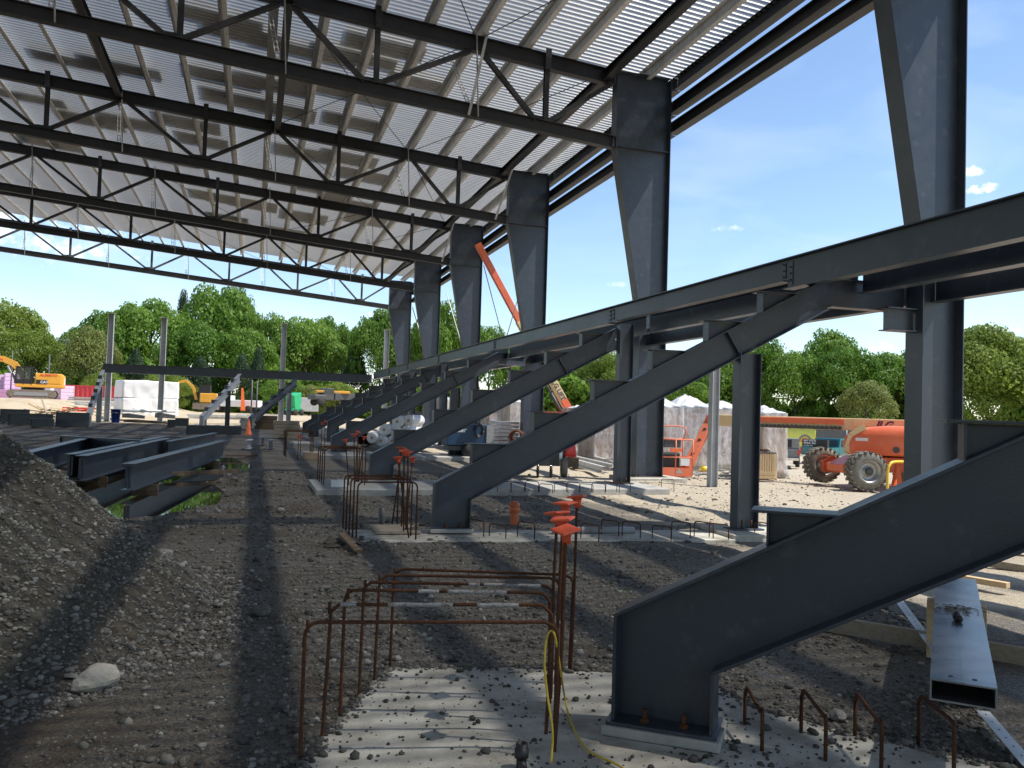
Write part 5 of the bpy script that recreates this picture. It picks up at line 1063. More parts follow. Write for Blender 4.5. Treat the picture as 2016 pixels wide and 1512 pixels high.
def boom_lift():
    fdir = Vector((-.973, .23, 0)).normalized(); ac = (onZ(1712, 970)+onZ(1612, 950))/2; o = ac-fdir*1.3; o.z = 0; Lf, ax = frame(o, fdir); f_, l, _ = ax; g0 = 0.02
    t = thing('boom_lift', 'orange telescopic boom lift with its cream boom lowered, beyond the nearest tapered column', 'boom lift', (o.x, o.y, 0))
    for x in (1.3, -1.3):
        for y in (-1.28, 1.28): big_wheel(Lf(x, y, .5+g0), l, .5, .40, t)
    mb = MB(); mb.prism([Lf(-1.5, -.5, .45), Lf(1.0, -.5, .45), Lf(1.5, -.5, .40), Lf(1.55, -.5, .62), Lf(1.0, -.5, .84), Lf(-1.4, -.5, .86)], l*1.0); mb.build('chassis', 'lift_orange', t, bevel=.03)
    for x in (1.3, -1.3):
        mb = MB(); mb.box(Lf(x, 0, .52), (.26, 2.2, .24), ax); axl = mb.build('axle', 'lift_orange', t, bevel=.02)
        for y in (-.72, .72): mb = MB(); mb.prism([Lf(x-.2, y-.03, .35), Lf(x+.22, y-.03, .35), Lf(x+.22, y-.03, .68), Lf(x-.05, y-.03, .82), Lf(x-.2, y-.03, .7)], l*.06); mb.build('axle_bracket', 'lift_orange', axl)
    mb = MB(); mb.cyl(Lf(0, 0, .86), Lf(0, 0, .96), .5, 24); mb.build('slew_ring', 'black', t)
    # turntable turned with the boom
    bd = (onZ(1325, 935)-o); bd.z = 0; bd.normalize(); TT, tx = frame((o.x, o.y, 0), bd); b_, bl, _ = tx
    def hood(x0, L, w, z0, z1, name, mt, yc=0.):
        rings = []
        for z, k, sh in ((z0, .93, 0), (z0+.06, .99, 0), (z0+(z1-z0)*.35, 1., 0), (z0+(z1-z0)*.6, .97, .0), (z0+(z1-z0)*.8, .88, -.02), (z0+(z1-z0)*.93, .72, -.06), (z1, .45, -.1)):
            rings.append([TT(x0+L*.5+x+sh*L, yc+y, z) for x, y in rrect(L*k, w*(k*.6+.4), min(.28, w*.3))])
        return loft(rings).build(name, mt, t)
    h_ = hood(-1.9, 3.0, 1.05, .90, 1.68, 'engine_hood', 'lift_orange', yc=.55); hood(-1.9, 2.7, .95, .90, 1.66, 'tank_hood', 'lift_orange', yc=-.62)
    mb = MB(); mb.box(TT(-1.55, 0, 1.25), (.7, 2.0, .7), tx); mb.build('counterweight', 'lift_orange', t, bevel=.12)
    mb = MB(); mb.bar(TT(.98, 1.0, .95), TT(.85, 1.0, 1.4), .1, .2, up=b_); mb.bar(TT(.85, 1.0, 1.38), TT(.55, .98, 1.62), .1, .22, up=zz); mb.build('hood_trim', 'lift_cream', h_)
    mb = MB(); mb.cyl(TT(-.2, 1.06, 1.06), TT(-.2, 1.1, 1.06), .08, 14); mb.build('hood_latch', 'dark_grey', h_); mb = MB(); mb.box(TT(.62, 1.065, 1.3), (.3, .02, .08), tx); mb.build('hood_sticker', 'white_paint', h_)
    # boom
    zb_ = 1.62; tip = o+bd*5.1; 
    P = lambda x, y, z: TT(x, y, z)
    mb = MB(); mb.box(P(1.55, 0, zb_+.06), (6.1, .34, .33), tx); base = mb.build('boom_base', 'lift_cream', t, bevel=.02)
    mb = MB(); mb.box(P(2.6, .185, zb_+.12), (2.9, .05, .15), tx); mb.build('boom_stripe', 'lift_orange', base, bevel=.01)
    mb = MB()
    for k in range(20): mb.lathe(P(1.25+k*.115, .20, zb_-.04), bl, ((.0, 0), (.045, 0), (.045, .05), (0, .05)), 8, False)
    mb.bar(P(1.2, .21, zb_-.085), P(3.6, .21, zb_-.085), .06, .02); mb.build('cable_track', 'dark_grey', base)
    mb = MB(); mb.box(P(.72, .175, zb_+.09), (.4, .02, .14), tx); mb.build('access_plate', 'lift_cream', base, bevel=.008)
    lm = text_mesh('JLG', .27, P(.36, .178, zb_-.02), -b_, zz, .004, .35, .012); link('lettering', lm, 'purple_print', base)
    mb = MB(); mb.box(P(4.7, 0, zb_+.06), (.5, .26, .28), tx); fly = mb.build('boom_fly', 'lift_orange', t, bevel=.015)
    # jib folded down to the basket
    ja = P(4.85, 0, zb_+.06); bc = onZ(1326, 940); jb = onY(1352, 922, bc.y-.1)
    mb = MB(); mb.bar(ja, jb, .2, .24, up=b_); jib = mb.build('jib', 'lift_orange_dull', t, bevel=.01)
    d = (jb-ja).normalized(); off = Vector((.0, 0, -.22)); mb = MB(); mb.bar(ja.lerp(jb, .18)+off, jb+off*.75, .07, .1, up=b_); mb.build('jib_link', 'lift_orange_dull', jib)
    for u in (.2, .42, .7): mb = MB(); c = ja.lerp(jb, u); mb.cyl(c-l*.02-f_*0-bl*.13, c+bl*.13, .05, 10); mb.build('jib_pin', 'dark_grey', jib)
    # basket
    B, bx = frame((bc.x-.1, bc.y, .05), (1, -.15)); w_, d_, h2 = 1.0, .8, 1.05
    mb = MB(); mb.box(B(0, 0, .03), (w_, d_, .05), bx); fl = mb.build('basket_floor', 'lift_orange_dull', t)
    mb = MB(); mb.box(B(0, -d_/2, .14), (w_, .03, .24), bx); mb.build('toe_board', 'lift_orange', fl); mb = MB(); mb.box(B(0, d_/2, .14), (w_, .03, .24), bx); mb.build('toe_board', 'lift_orange', fl)
    for (x, y) in ((-.5, -.4), (.5, -.4), (.5, .4), (-.5, .4), (0, -.4)): mb = MB(); mb.cyl(B(x, y, .05), B(x, y, h2), .02, 8); mb.build('basket_post', 'lift_orange_dull', fl)
    for z in (.55, h2):
        q = [B(-.5, -.4, z), B(.5, -.4, z), B(.5, .4, z), B(-.5, .4, z), B(-.5, -.4, z)]
        for a, b in zip(q, q[1:]): mb = MB(); mb.cyl(a, b, .019, 8); mb.build('basket_rail', 'lift_orange_dull', fl)
    mb = MB(); q = [B(-.42, -.38, h2), B(-.4, -.38, h2+.3), B(-.25, -.38, h2+.38), B(.2, -.38, h2+.36), B(.3, -.38, h2+.2), B(.2, -.38, h2)]; mb.tube(smooth(q, 4), .02, 8); mb.build('control_guard', 'lift_orange_dull', fl)
    mb = MB(); mb.box(B(-.1, -.3, .95), (.5, .2, .25), bx); mb.build('control_box', 'dark_grey', fl, bevel=.02); mb = MB(); mb.box(B(-.1, .1, .42), (.7, .4, .5), bx); mb.build('tool_bag', 'black', fl, bevel=.05)
    mb = MB(); mb.box(B(.0, -.42, .75), (.35, .02, .1), bx); mb.build('warning_tag', 'cone_orange', fl); mb = MB(); mb.box(B(.28, -.42, .42), (.25, .01, .2), bx); mb.build('label_plate', 'white_paint', fl)
    mb = MB(); mb.prism([B(.0, -.418, .10), B(.22, -.418, .10), B(.11, -.418, .24)], bx[1]*.004); mb.build('warning_triangle', 'rim_grey', fl)
    return t
boom_lift()

# second lift: raised boom far behind the rakers
def raised_lift():
    Y = 36.; pa = onY(1122, 812, Y); p1 = onY(1022, 632, Y); p2 = onY(940, 480, Y); t = thing('raised_boom_lift', 'boom lift with its orange and cream boom raised behind the third tapered column', 'boom lift', (pa.x+.6, Y, 0))
    d = (p2-pa).normalized(); n = Vector((d.z, 0, -d.x))
    mb = MB(); mb.bar(pa, p1, .3, .34, up=n); b1 = mb.build('boom_base', 'lift_cream', t, bevel=.02); mb = MB(); mb.bar(p1-d*.1, p2, .22, .29, up=n); mb.build('boom_fly', 'lift_orange', t, bevel=.02)
    mb = MB(); mb.bar(pa+n*.02-Vector((0, .175, 0)), pa+d*.7-Vector((0, .175, 0)), .02, .3, up=n); mb.build('boom_heel', 'lift_orange', b1)
    a = onY(1073, 752, Y-.3); b = onY(1108, 818, Y-.3); mb = MB(); mb.cyl(a, a.lerp(b, .35), .05, 10); mb.cyl(a.lerp(b, .33), b, .085, 10); mb.build('lift_cylinder', 'dark_grey', t)
    h = onY(1085, 812, Y-.4); rings = []
    for z, k in ((.6, .95), (.9, 1.), (1.4, .98), (1.75, .85), (h.z+.05, .5)): rings.append([Vector((h.x+x, Y-.1+y, z)) for x, y in rrect(1.9*k, 1.6*k, .25)])
    loft(rings).build('engine_hood', 'lift_orange', t); mb = MB(); mb.box((h.x+.1, Y, .7), (2.6, 1.4, .45)); mb.build('chassis', 'lift_orange', t, bevel=.04)
    for x in (-1.1, 1.3):
        for y in (-.95, .95): big_wheel((h.x+x, Y+y, .5), (0, 1, 0), .5, .36, t, 16)
    dn = -d; lm = text_mesh('JLG LIFT', .30, pa+d*1.75+n*-.12-Vector((0, .19, 0)), dn, n*1 if n.x > 0 else -n, .004, 0, .01); link('lettering', lm, 'dark_grey', b1)
raised_lift()
for i, (qa, qb) in enumerate((((952, 522), (1000, 705)), ((1022, 580), (985, 705)), ((812, 605), (843, 710)), ((880, 580), (912, 690)))):
    a, b = onY(*qa, 33 if i < 2 else 52), onY(*qb, 33 if i < 2 else 52); mb = MB(); mb.tube([a, b+(b-a)*.25], .018 if i < 2 else .03, 6); tag(mb.build('guy_cable', 'dark_grey' if i < 2 else 'white_paint'), ['thin cable falling from the raised orange boom', 'thin cable crossing in front of the raised orange boom', 'pale guy line beside the farthest tapered column', 'pale guy line beside the fifth tapered column'][i], 'cable', 'guy cables')

# ------------------------------------------------------------------ wrapped pallets
def pallet(px0, px1, pyb, pyt, Y, depth, label, peak=.35, rot=0., core='brown_core', zb_=None):
    a, b = onY(px0, pyb, Y), onY(px1, pyb, Y); z0 = 0. if zb_ is None else zb_; H = onY((px0+px1)/2, pyt, Y).z-z0-peak; w = b.x-a.x; o = Vector(((a.x+b.x)/2, Y+depth/2, z0)); Lf, ax = frame(o, (math.cos(rot), math.sin(rot))); t = thing('wrapped_pallet', label, 'pallet', o, 'pallets wrapped in plastic film')
    mb = MB()
    for y in (-.42, 0, .42): mb.box(Lf(0, y*depth, .07), (w, .09, .1), ax)
    mb.box(Lf(0, 0, .13), (w, depth, .025), ax); mb.build('pallet_base', 'lumber_grey', t)
    rows = max(3, int(H/.45)); cols = max(1, int(w/.62))
    for r_ in range(rows):
        for c in range(cols):
            mb = MB(); h_ = (H-.15)/rows; mb.box(Lf(-w/2+w*(c+.5)/cols, random.uniform(-.02, .02), .15+h_*(r_+.5)), (w/cols-.015, depth-.03, h_-.012), ax); mb.build('carton', 'cardboard' if r_ == rows-1 and random.random() < .6 else core, t)
    # film skirt with pleats
    per = []
    nseg = 18
    for k in range(nseg): per.append((-w/2+w*k/nseg, -depth/2))
    for k in range(nseg): per.append((w/2, -depth/2+depth*k/nseg))
    for k in range(nseg): per.append((w/2-w*k/nseg, depth/2))
    for k in range(nseg): per.append((-w/2, depth/2-depth*k/nseg))
    rings = []
    for j, z in enumerate((.02, .25, H*.35, H*.65, H*.9, H+.03)):
        ring = []
        for i, (x, y) in enumerate(per):
            q = .025+.05*noise.noise(Vector((x*5+Y, y*5, z*.9)))+(.05 if j == 0 else 0); k = 1+2*q/w; k2 = 1+2*q/depth; ring.append(Lf(x*k, y*k2, z))
        rings.append(ring)
    # draped top with a raised ridge
    o_ = loft(rings, False).build('film', 'film', t); rings = rings[-1:]
    for (k, zt_) in ((.75, H+peak*.35), (.42, H+peak*.75), (.12, H+peak)):
        rings.append([Lf(x*k+.12*noise.noise(Vector((x*2, y*2, Y))), y*k, zt_+.10*noise.noise(Vector((x*3+Y, y*3, k*5)))) for x, y in per])
    m_ = loft(rings); o_ = m_.build('top_film', 'film_white', t); return t
pallet(1168, 1242, 918, 798, 27.3, 1.5, 'pink brown pallet under clear film, left of the third beam post', .12)
pallet(1288, 1340, 935, 780, 23.6, 1.5, 'tall wrapped pallet with peaked film top behind the lift basket', .38, .06)
pallet(1338, 1404, 935, 780, 24.3, 1.5, 'wide wrapped pallet with cartons on top behind the lift jib', .40, -.05)
pallet(1405, 1468, 935, 790, 25.0, 1.4, 'wrapped pallet hidden behind the post of the second sloping beam', .3)
pallet(1455, 1520, 935, 800, 26.5, 1.4, 'wrapped pallet of brown boxes behind the slatted crate', .30)
pallet(1500, 1548, 946, 802, 21.8, .9, 'film shrouded pallet beside the slatted crate, milky film hanging free', .2, 0, 'cardboard')
pallet(1000, 1040, 905, 788, 33.5, 1.4, 'wrapped pallet behind the blue welder', .1); pallet(960, 998, 905, 800, 36.5, 1.4, 'far wrapped pallet left of the raised lift', .1)
pallet(868, 890, 890, 780, 46, 1.5, 'far wrapped pallet between the fourth and fifth columns', .2); pallet(1130, 1165, 905, 800, 33, 1.4, 'wrapped pallet half hidden under the raised boom', .1)
# ribbed metal sheets leaning as a stack
a = onY(975, 850, 31.); b = onY(1036, 850, 31.); t = thing('sheet_stack', 'stack of pale ribbed metal sheets behind the blue welder', 'sheets', (a.x, 31., 0))
for i in range(9): mb = MB(); z = .12+.15*i; mb.box(((a.x+b.x)/2, 31.5, z), (b.x-a.x, .9, .11)); mb.build('sheet', 'galv', t)

# ------------------------------------------------------------------ slatted crate
def crate():
    p = onZ(1500, 946); p = Vector((p.x+.15, p.y+.5, 0)); t = thing('slatted_crate', 'round-cornered wooden slatted crate with wires on top', 'crate', p); n = 34; w = .88; pts = []
    outline = rrect(w, w, .2, 8)
    for i, (x, y) in enumerate(outline):
        x2, y2 = outline[(i+1) % len(outline)]; steps = max(1, int(math.hypot(x2-x, y2-y)/.075))
        for k in range(steps): pts.append((x+(x2-x)*k/steps, y+(y2-y)*k/steps, x2-x, y2-y))
    for i, (x, y, dx, dy) in enumerate(pts):
        d = Vector((dx, dy, 0)).normalized(); nn = Vector((d.y, -d.x, 0)); mb = MB(); mb.box((p.x+x, p.y+y, .40+random.uniform(-.01, .01)), (.066, .018, .74), (d, nn, zz)); mb.build('slat', 'crate_wood', t)
    for z in (.10, .2):
        mb = MB()
        for i, (x, y) in enumerate(outline):
            x2, y2 = outline[(i+1) % len(outline)]
            if math.hypot(x2-x, y2-y) > .01: mb.bar((p.x+x*1.04, p.y+y*1.04, z), (p.x+x2*1.04, p.y+y2*1.04, z), .025, .09)
        mb.build('band', 'crate_wood', t)
    mb = MB(); mb.prism([(p.x+x*1.03, p.y+y*1.03, .77) for x, y in reversed(outline)], (0, 0, .03)); mb.build('lid', 'dark_grey', t)
    mb = MB()
    for k in range(7): a = random.random()*6.28; q = [Vector((p.x+.35*math.cos(a+s*.5)*random.uniform(.5, 1.2), p.y+.35*math.sin(a+s*.5), .82+random.uniform(0, .06))) for s in range(5)]; mb.tube(smooth(q, 3), .012, 5)
    mb.build('wire_coil', 'rust', t)
crate()
# cable tangle on the ground by the basket
mb = MB()
for k in range(16):
    c = onZ(random.uniform(1365, 1475), random.uniform(928, 940)); a = random.random()*6.28; r_ = random.uniform(.12, .3); q = [c+Vector((r_*math.cos(a+s*.8), r_*.7*math.sin(a+s*.8), .03+.05*random.random())) for s in range(8)]; mb.tube(smooth(q, 3), .014, 5)
tag(mb.build('cable_tangle', 'mid_grey'), 'tangle of grey cables on the gravel by the lift basket', 'cables', kind='stuff')
p = onZ(1390, 930); o = link('rope_bundle', rock_mesh('rope_bundle', 5.2, 'yellow_paint', ICO2, .35), None, None, loc=Vector((p.x, p.y, .1))); o.scale = (.28, .12, .1); tag(o, 'crumpled yellow sling bundle lying by the lift jib', 'sling')
# yellow bent rail
p = onZ(1747, 972); mb = MB(); q = [Vector((p.x, p.y, -.05)), Vector((p.x, p.y, .55)), Vector((p.x+.05, p.y, .70)), Vector((p.x+.18, p.y+.02, .78)), Vector((p.x+.6, p.y+.1, .78)), Vector((p.x+.74, p.y+.12, .7)), Vector((p.x+.8, p.y+.12, .5)), Vector((p.x+.8, p.y+.12, -.05))]; mb.tube(smooth(q, 4), .035, 10); tag(mb.build('yellow_guard_rail', 'yellow_paint'), 'yellow bent pipe guard rail at the foot of the nearest tapered column', 'guard rail')
# welder, rolls, cart, channels
def welder():
    Y = 29.; a, b = onY(880, 900, Y), onY(970, 900, Y); z1 = onY(925, 836, Y).z; w = b.x-a.x; t = thing('welder', 'blue engine welder with a coil of cable under the third sloping beam', 'welder', ((a.x+b.x)/2, Y+.5, 0)); x0 = (a.x+b.x)/2
    mb = MB(); mb.box((x0, Y+.5, .5+(z1-.5)/2), (w, .9, z1-.5)); body = mb.build('body', 'welder_blue', t, bevel=.03); mb = MB(); mb.box((b.x-.12, Y+.03, .5+(z1-.5)/2), (.26, .05, z1-.52)); mb.build('control_panel', 'mid_grey', body)
    mb = MB(); mb.box((x0, Y+.5, .4), (w*.95, .7, .16)); mb.build('trailer_frame', 'dark_grey', t)
    for y in (0, .95): mb = MB(); mb.lathe((x0, Y+y, .3), (0, 1, 0), ((0, -.09), (.3, -.09), (.3, .09), (0, .09)), 14); mb.build('wheel', 'tyre_black', t)
    mb = MB()
    for k in range(5): q = [Vector((x0+.3+(.10+.012*k)*math.cos(s*.63), Y-.03-.012*k, z1-.2+(.17+.02*k)*math.sin(s*.63))) for s in range(11)]; mb.tube(q, .02, 5)
    mb.build('cable_coil', 'black', t); lm = text_mesh('Miller', .24, (a.x+.12, Y+.045, .98), (1, 0, 0), (0, 0, 1), .004, .2, .008); link('lettering', lm, 'white_paint', body)
welder()
for i, (px, py) in enumerate(((732, 862), (750, 868), (772, 868), (756, 846), (776, 848), (800, 848), (782, 830), (804, 828), (790, 866))):
    Y = 34.5; c = onY(px, py, Y); t = thing('plastic_roll', f'{ORD[i]} roll of clear plastic sheeting, counted from the lowest row up', 'plastic roll', c, 'rolls of plastic sheeting'); d = Vector((.55, 1, 0)).normalized(); mb = MB(); r_ = .235
    mb.lathe(c, d, ((.06, 0), (r_*.6, -.01), (r_-.02, .0), (r_, .03), (r_*1.02, .6), (r_, 1.5), (r_-.03, 1.52), (.06, 1.52)), 20); mb.build('roll', 'plastic_roll', t); mb = MB(); mb.cyl(c-d*.015, c+d*.1, .062, 12); mb.build('core', 'cardboard', t)
# orange hose reel
p = onY(1025, 868, 29.5); t = thing('hose_reel', 'orange reel with coiled brown hose behind the third sloping beam', 'reel', (p.x, 29.5, 0)); mb = MB(); mb.box((p.x+.15, 29.5, p.z-.1), (.9, .5, .35)); mb.build('frame', 'lift_orange', t, bevel=.02); mb = MB(); mb.box((p.x, 29.5, (p.z-.3)/2), (.8, .4, p.z-.3)); mb.build('stand', 'concrete_grey', t)
mb = MB()
for k in range(6): q = [Vector((p.x-.25+.04*k, 29.35+.05*k, p.z+.12+.0))+Vector((math.cos(s*.63)*.26, 0, math.sin(s*.63)*.26)) for s in range(11)]; mb.tube(q, .025, 5)
mb.build('hose', 'rust', t)
def cart():
    p = onZ(1078, 940); t = thing('site_cart', 'black wheeled site cart with a white and blue drum and red cloth', 'cart', p); x, y = p.x, p.y
    mb = MB(); mb.box((x, y+.25, .48), (.62, .6, .34)); mb.build('tray', 'black', t, bevel=.02)
    for (dx, dy, r_, w_) in ((-.3, -.05, .17, .07), (.05, -.12, .17, .07)): mb = MB(); mb.lathe((x+dx, y+dy, r_), (1, -.25, 0), ((r_*.3, -w_/2), (r_*.5, -w_/2), (r_, -w_/2+.01), (r_, w_/2-.01), (r_*.5, w_/2), (0, w_/2)), 18); wl_ = mb.build('wheel', 'tyre_black', t); mb = MB(); mb.cyl((x+dx, y+dy, r_), (x+dx, y+dy, .34), .025, 8); mb.build('fork', 'chrome', wl_)
    mb = MB(); mb.lathe((x+.5, y+.1, .26), (1, -.25, 0), ((.08, -.08), (.24, -.08), (.26, -.05), (.26, .05), (.24, .08), (.08, .08)), 22); w2 = mb.build('wheel', 'tyre', t); mb = MB(); mb.lathe((x+.5, y+.1, .26), (1, -.25, 0), ((0, -.07), (.13, -.07), (.13, .07), (0, .07)), 16); mb.build('rim', 'rim_grey', w2)
    mb = MB(); mb.cyl((x+.36, y+.2, .3), (x+.36, y+.2, 1.0), .12, 16); mb.build('drum', 'white_paint', t); mb = MB(); mb.cyl((x+.5, y+.3, .4), (x+.5, y+.3, .98), .1, 14); mb.build('drum', 'welder_blue', t)
    mb = MB(); rings = [[Vector((x+.72+xx, y+.3+yy, z)) for xx, yy in rrect(.34*k, .3*k, .1)] for z, k in ((.55, 1.1), (.75, 1.), (.95, .85), (1.05, .5))]; loft(rings).build('red_cloth', 'red_paint', t); mb = MB(); mb.box((x+.75, y+.35, .4), (.4, .4, .25)); mb.build('timber_crate', 'lumber_dark', t)
cart()
for i, (qa, qb) in enumerate((((1120, 900), (1202, 920)), ((1135, 893), (1206, 914)), ((1125, 908), (1185, 925)))):
    a, b = onZ(*qa, .2), onZ(*qb, .2); mb = MB(); mb.channel(a, b, .18, .12, .01); tag(mb.build('galvanised_channel', 'galv'), f'{["upper", "middle", "lower"][i]} galvanised channel in the bundle beside the third beam post', 'channel', 'galvanised channels')
mb = MB(); a = onZ(1165, 925); mb.box((a.x, a.y+.15, .05), (1.2, .1, .1)); tag(mb.build('timber_block', 'lumber_dark'), 'timber block under the galvanised channels', 'timber')
for i, (px, py, s_) in enumerate(((1088, 1046, .10), (1150, 1046, .09))):
    a = onZ(px, py, .05); mb = MB(); mb.cyl((a.x, a.y, .06), (a.x+.75, a.y-.05, .06), .055, 12); tag(mb.build('grey_pipe', 'mid_grey'), f'{["left", "right"][i]} grey pipe lying behind the hairpins near the orange drain pipe', 'pipe', 'grey pipes lying behind hairpins')
# cardboard and scrap by the third cluster
p = onZ(612, 905); mb = MB(); mb.box((p.x, p.y, .12), (.5, .35, .22)); tag(mb.build('carton_scrap', 'cardboard', bevel=.01), 'small brown carton near the third beam foot', 'carton'); p = onZ(662, 960, .12); mb = MB(); mb.box((p.x+.05, p.y, .2), (.3, .22, .14)); tag(mb.build('white_carton', 'white_paint', bevel=.01), 'small pale box on the footing of the third sloping beam', 'carton')
p = onZ(722, 880); mb = MB(); mb.lathe((p.x, p.y, .32), (-.5, -1, 0), ((.0, -.5), (.30, -.5), (.32, -.3), (.32, .4), (.29, .4), (.29, -.2)), 18); tag(mb.build('steel_barrel', 'rust'), 'dark rusty barrel lying open by the plastic rolls', 'barrel')
# block of fresh timber on the upper bracket of the foremost raker
q = T1[1](.75+.9+.5, 1.25+.486+.095); mb = MB(); mb.box(q, (.16, .12, .17), (Vector((math.cos(R(37)), -math.sin(R(37)), 0)), Vector((math.sin(R(37)), math.cos(R(37)), 0)), zz)); tag(mb.build('timber_offcut', 'lumber', bevel=.003), 'block of fresh timber standing on the bracket at the right edge', 'timber')

# ------------------------------------------------------------------ trucks, fence, banners
def pickup(o, fdir, mt, label, sign=False, box=False):
    Lf, ax = frame(o, fdir); f_, l, _ = ax; t = thing('pickup_truck', label, 'pickup truck', o, 'pickup trucks by the fence')
    # local x forward, rear at x = 0
    mb = MB(); mb.box(Lf(1.1, .86, .86), (2.1, .12, .5), ax); mb.build('bed_side', mt, t, bevel=.03); mb = MB(); mb.box(Lf(1.1, -.86, .86), (2.1, .12, .5), ax); mb.build('bed_side', mt, t, bevel=.03)
    mb = MB(); mb.box(Lf(.03, 0, .86), (.06, 1.6, .5), ax); tg = mb.build('tailgate', mt, t, bevel=.02); mb = MB(); mb.box(Lf(1.1, 0, .62), (2.1, 1.6, .06), ax); mb.build('bed_floor', 'black', t)
    mb = MB(); mb.prism([Lf(2.2, -.9, .5), Lf(5.0, -.9, .5), Lf(5.1, -.9, .95), Lf(3.9, -.9, 1.12), Lf(3.35, -.9, 1.68), Lf(2.4, -.9, 1.70), Lf(2.2, -.9, 1.1)], l*1.8); cab = mb.build('cab', mt, t, bevel=.05)
    for s in (-1, 1): mb = MB(); mb.prism([Lf(2.45, s*.905, 1.14), Lf(3.6, s*.905, 1.14), Lf(3.25, s*.905, 1.58), Lf(2.5, s*.905, 1.6)], l*(s*.01)); mb.build('side_window', 'cab_glass', cab)
    mb = MB(); mb.prism([Lf(2.19, -.75, 1.16), Lf(2.19, .75, 1.16), Lf(2.3, .7, 1.6), Lf(2.3, -.7, 1.6)], f_*-.02); mb.build('rear_window', 'cab_glass', cab)
    for s in (-1, 1): mb = MB(); mb.box(Lf(-.01, s*.85, .9), (.06, .14, .28), ax); mb.build('tail_light', 'lamp_red', t)
    mb = MB(); mb.box(Lf(-.1, 0, .52), (.16, 1.7, .16), ax); bp_ = mb.build('bumper', 'chrome', t, bevel=.02); mb = MB(); mb.box(Lf(-.16, 0, .40), (.2, .12, .1), ax); mb.build('tow_hitch', 'chrome', bp_)
    mb = MB(); mb.box(Lf(-.02, -.05, .78), (.02, .32, .16), ax); mb.build('number_plate', 'white_paint', tg)
    for x in (.95, 4.2):
        for s in (-1, 1): mb = MB(); mb.lathe(Lf(x, s*.82, .37), l*s, ((.2, -.12), (.34, -.12), (.37, -.08), (.37, .08), (.34, .12), (.2, .12)), 18); w_ = mb.build('wheel', 'tyre_black', t); mb = MB(); mb.lathe(Lf(x, s*.82, .37), l*s, ((.21, .11), (.17, .07), (.06, .1), (0, .1)), 14); mb.build('rim', 'rim_grey', w_)
    if box:
        mb = MB(); mb.box(Lf(1.2, 0, 1.42), (2.2, 1.75, .58), ax); c_ = mb.build('utility_cap', 'truck_grey', t, bevel=.02); mb = MB(); mb.box(Lf(.09, .15, 1.42), (.02, 1.2, .46), ax); mb.build('cap_opening', 'black', c_)
        for k in range(3): mb = MB(); mb.cyl(Lf(-.005, .15-.12*k, 1.05), Lf(-.02, .15-.12*k, 1.05), .03, 8); mb.build('marker_lamp', 'lamp_red', tg)
    if sign:
        mb = MB(); mb.box(Lf(.4, 0, 1.36), (.35, 1.72, .52), ax); sb = mb.build('tool_box', 'black', t, bevel=.02); r_ = -l
        for k, (tx_, sz) in enumerate((('BAY STATE', .17), ('SPRINK. INC.', .15), ('SALEM, MA', .13))): lm = text_mesh(tx_, sz, Lf(.222, .75, 1.47-.16*k), r_, zz, .003, 0, .004); link('lettering', lm, 'white_paint', sb)
    return t
g_ = onZ(1552, 921, -1.0); pickup(Vector((g_.x-.2, g_.y+.2, -1.0)), (.55, .83), 'truck_grey', 'grey pickup with utility cap, rear end showing beside the film shrouded pallet', box=True)
g_ = onZ(1604, 914, -1.05); pickup(Vector((g_.x+.3, g_.y+.6, -1.05)), (.86, .5), 'teal_paint', 'teal pickup with a black lettered tool box, behind the lift wheel', sign=True)
def fence():
    zg = -1.08; pa, pb = onZ(1475, 893, zg), onZ(1790, 915, zg); d = (pb-pa); d.z = 0; d.normalize(); pa = pa-d*12; pa.z = zg; L = 70; n_ = Vector((d.y, -d.x, 0)); H = 2.35
    t = thing('chain_link_fence', 'chain link fence with metal posts between the yard and the field', 'fence', (pa.x, pa.y, 0))
    for i in range(int(L/3)+1): q = pa+d*(3*i); mb = MB(); mb.cyl((q.x, q.y, zg), (q.x, q.y, zg+H+.05), .035, 8); mb.build('post', 'galv', t)
    mb = MB(); mb.cyl(pa+zz*H, pa+d*L+zz*H, .025, 8); mb.build('top_rail', 'galv', t)
    me = bpy.data.meshes.new('mesh_panel'); vs_ = [pa+zz*.03, pa+d*L+zz*.03, pa+d*L+zz*(H-.02), pa+zz*(H-.02)]; me.from_pydata([tuple(v) for v in vs_], [], [(0, 1, 2, 3)]); uv = me.uv_layers.new(name='uv')
    for k, c in enumerate(((0, 0), (L/.075, 0), (L/.075, H/.075), (0, H/.075))): uv.data[k].uv = c
    link('mesh_panel', me, 'chain_link', t)
    return pa, d, n_, H
fpa, fd, fn, fH = fence()
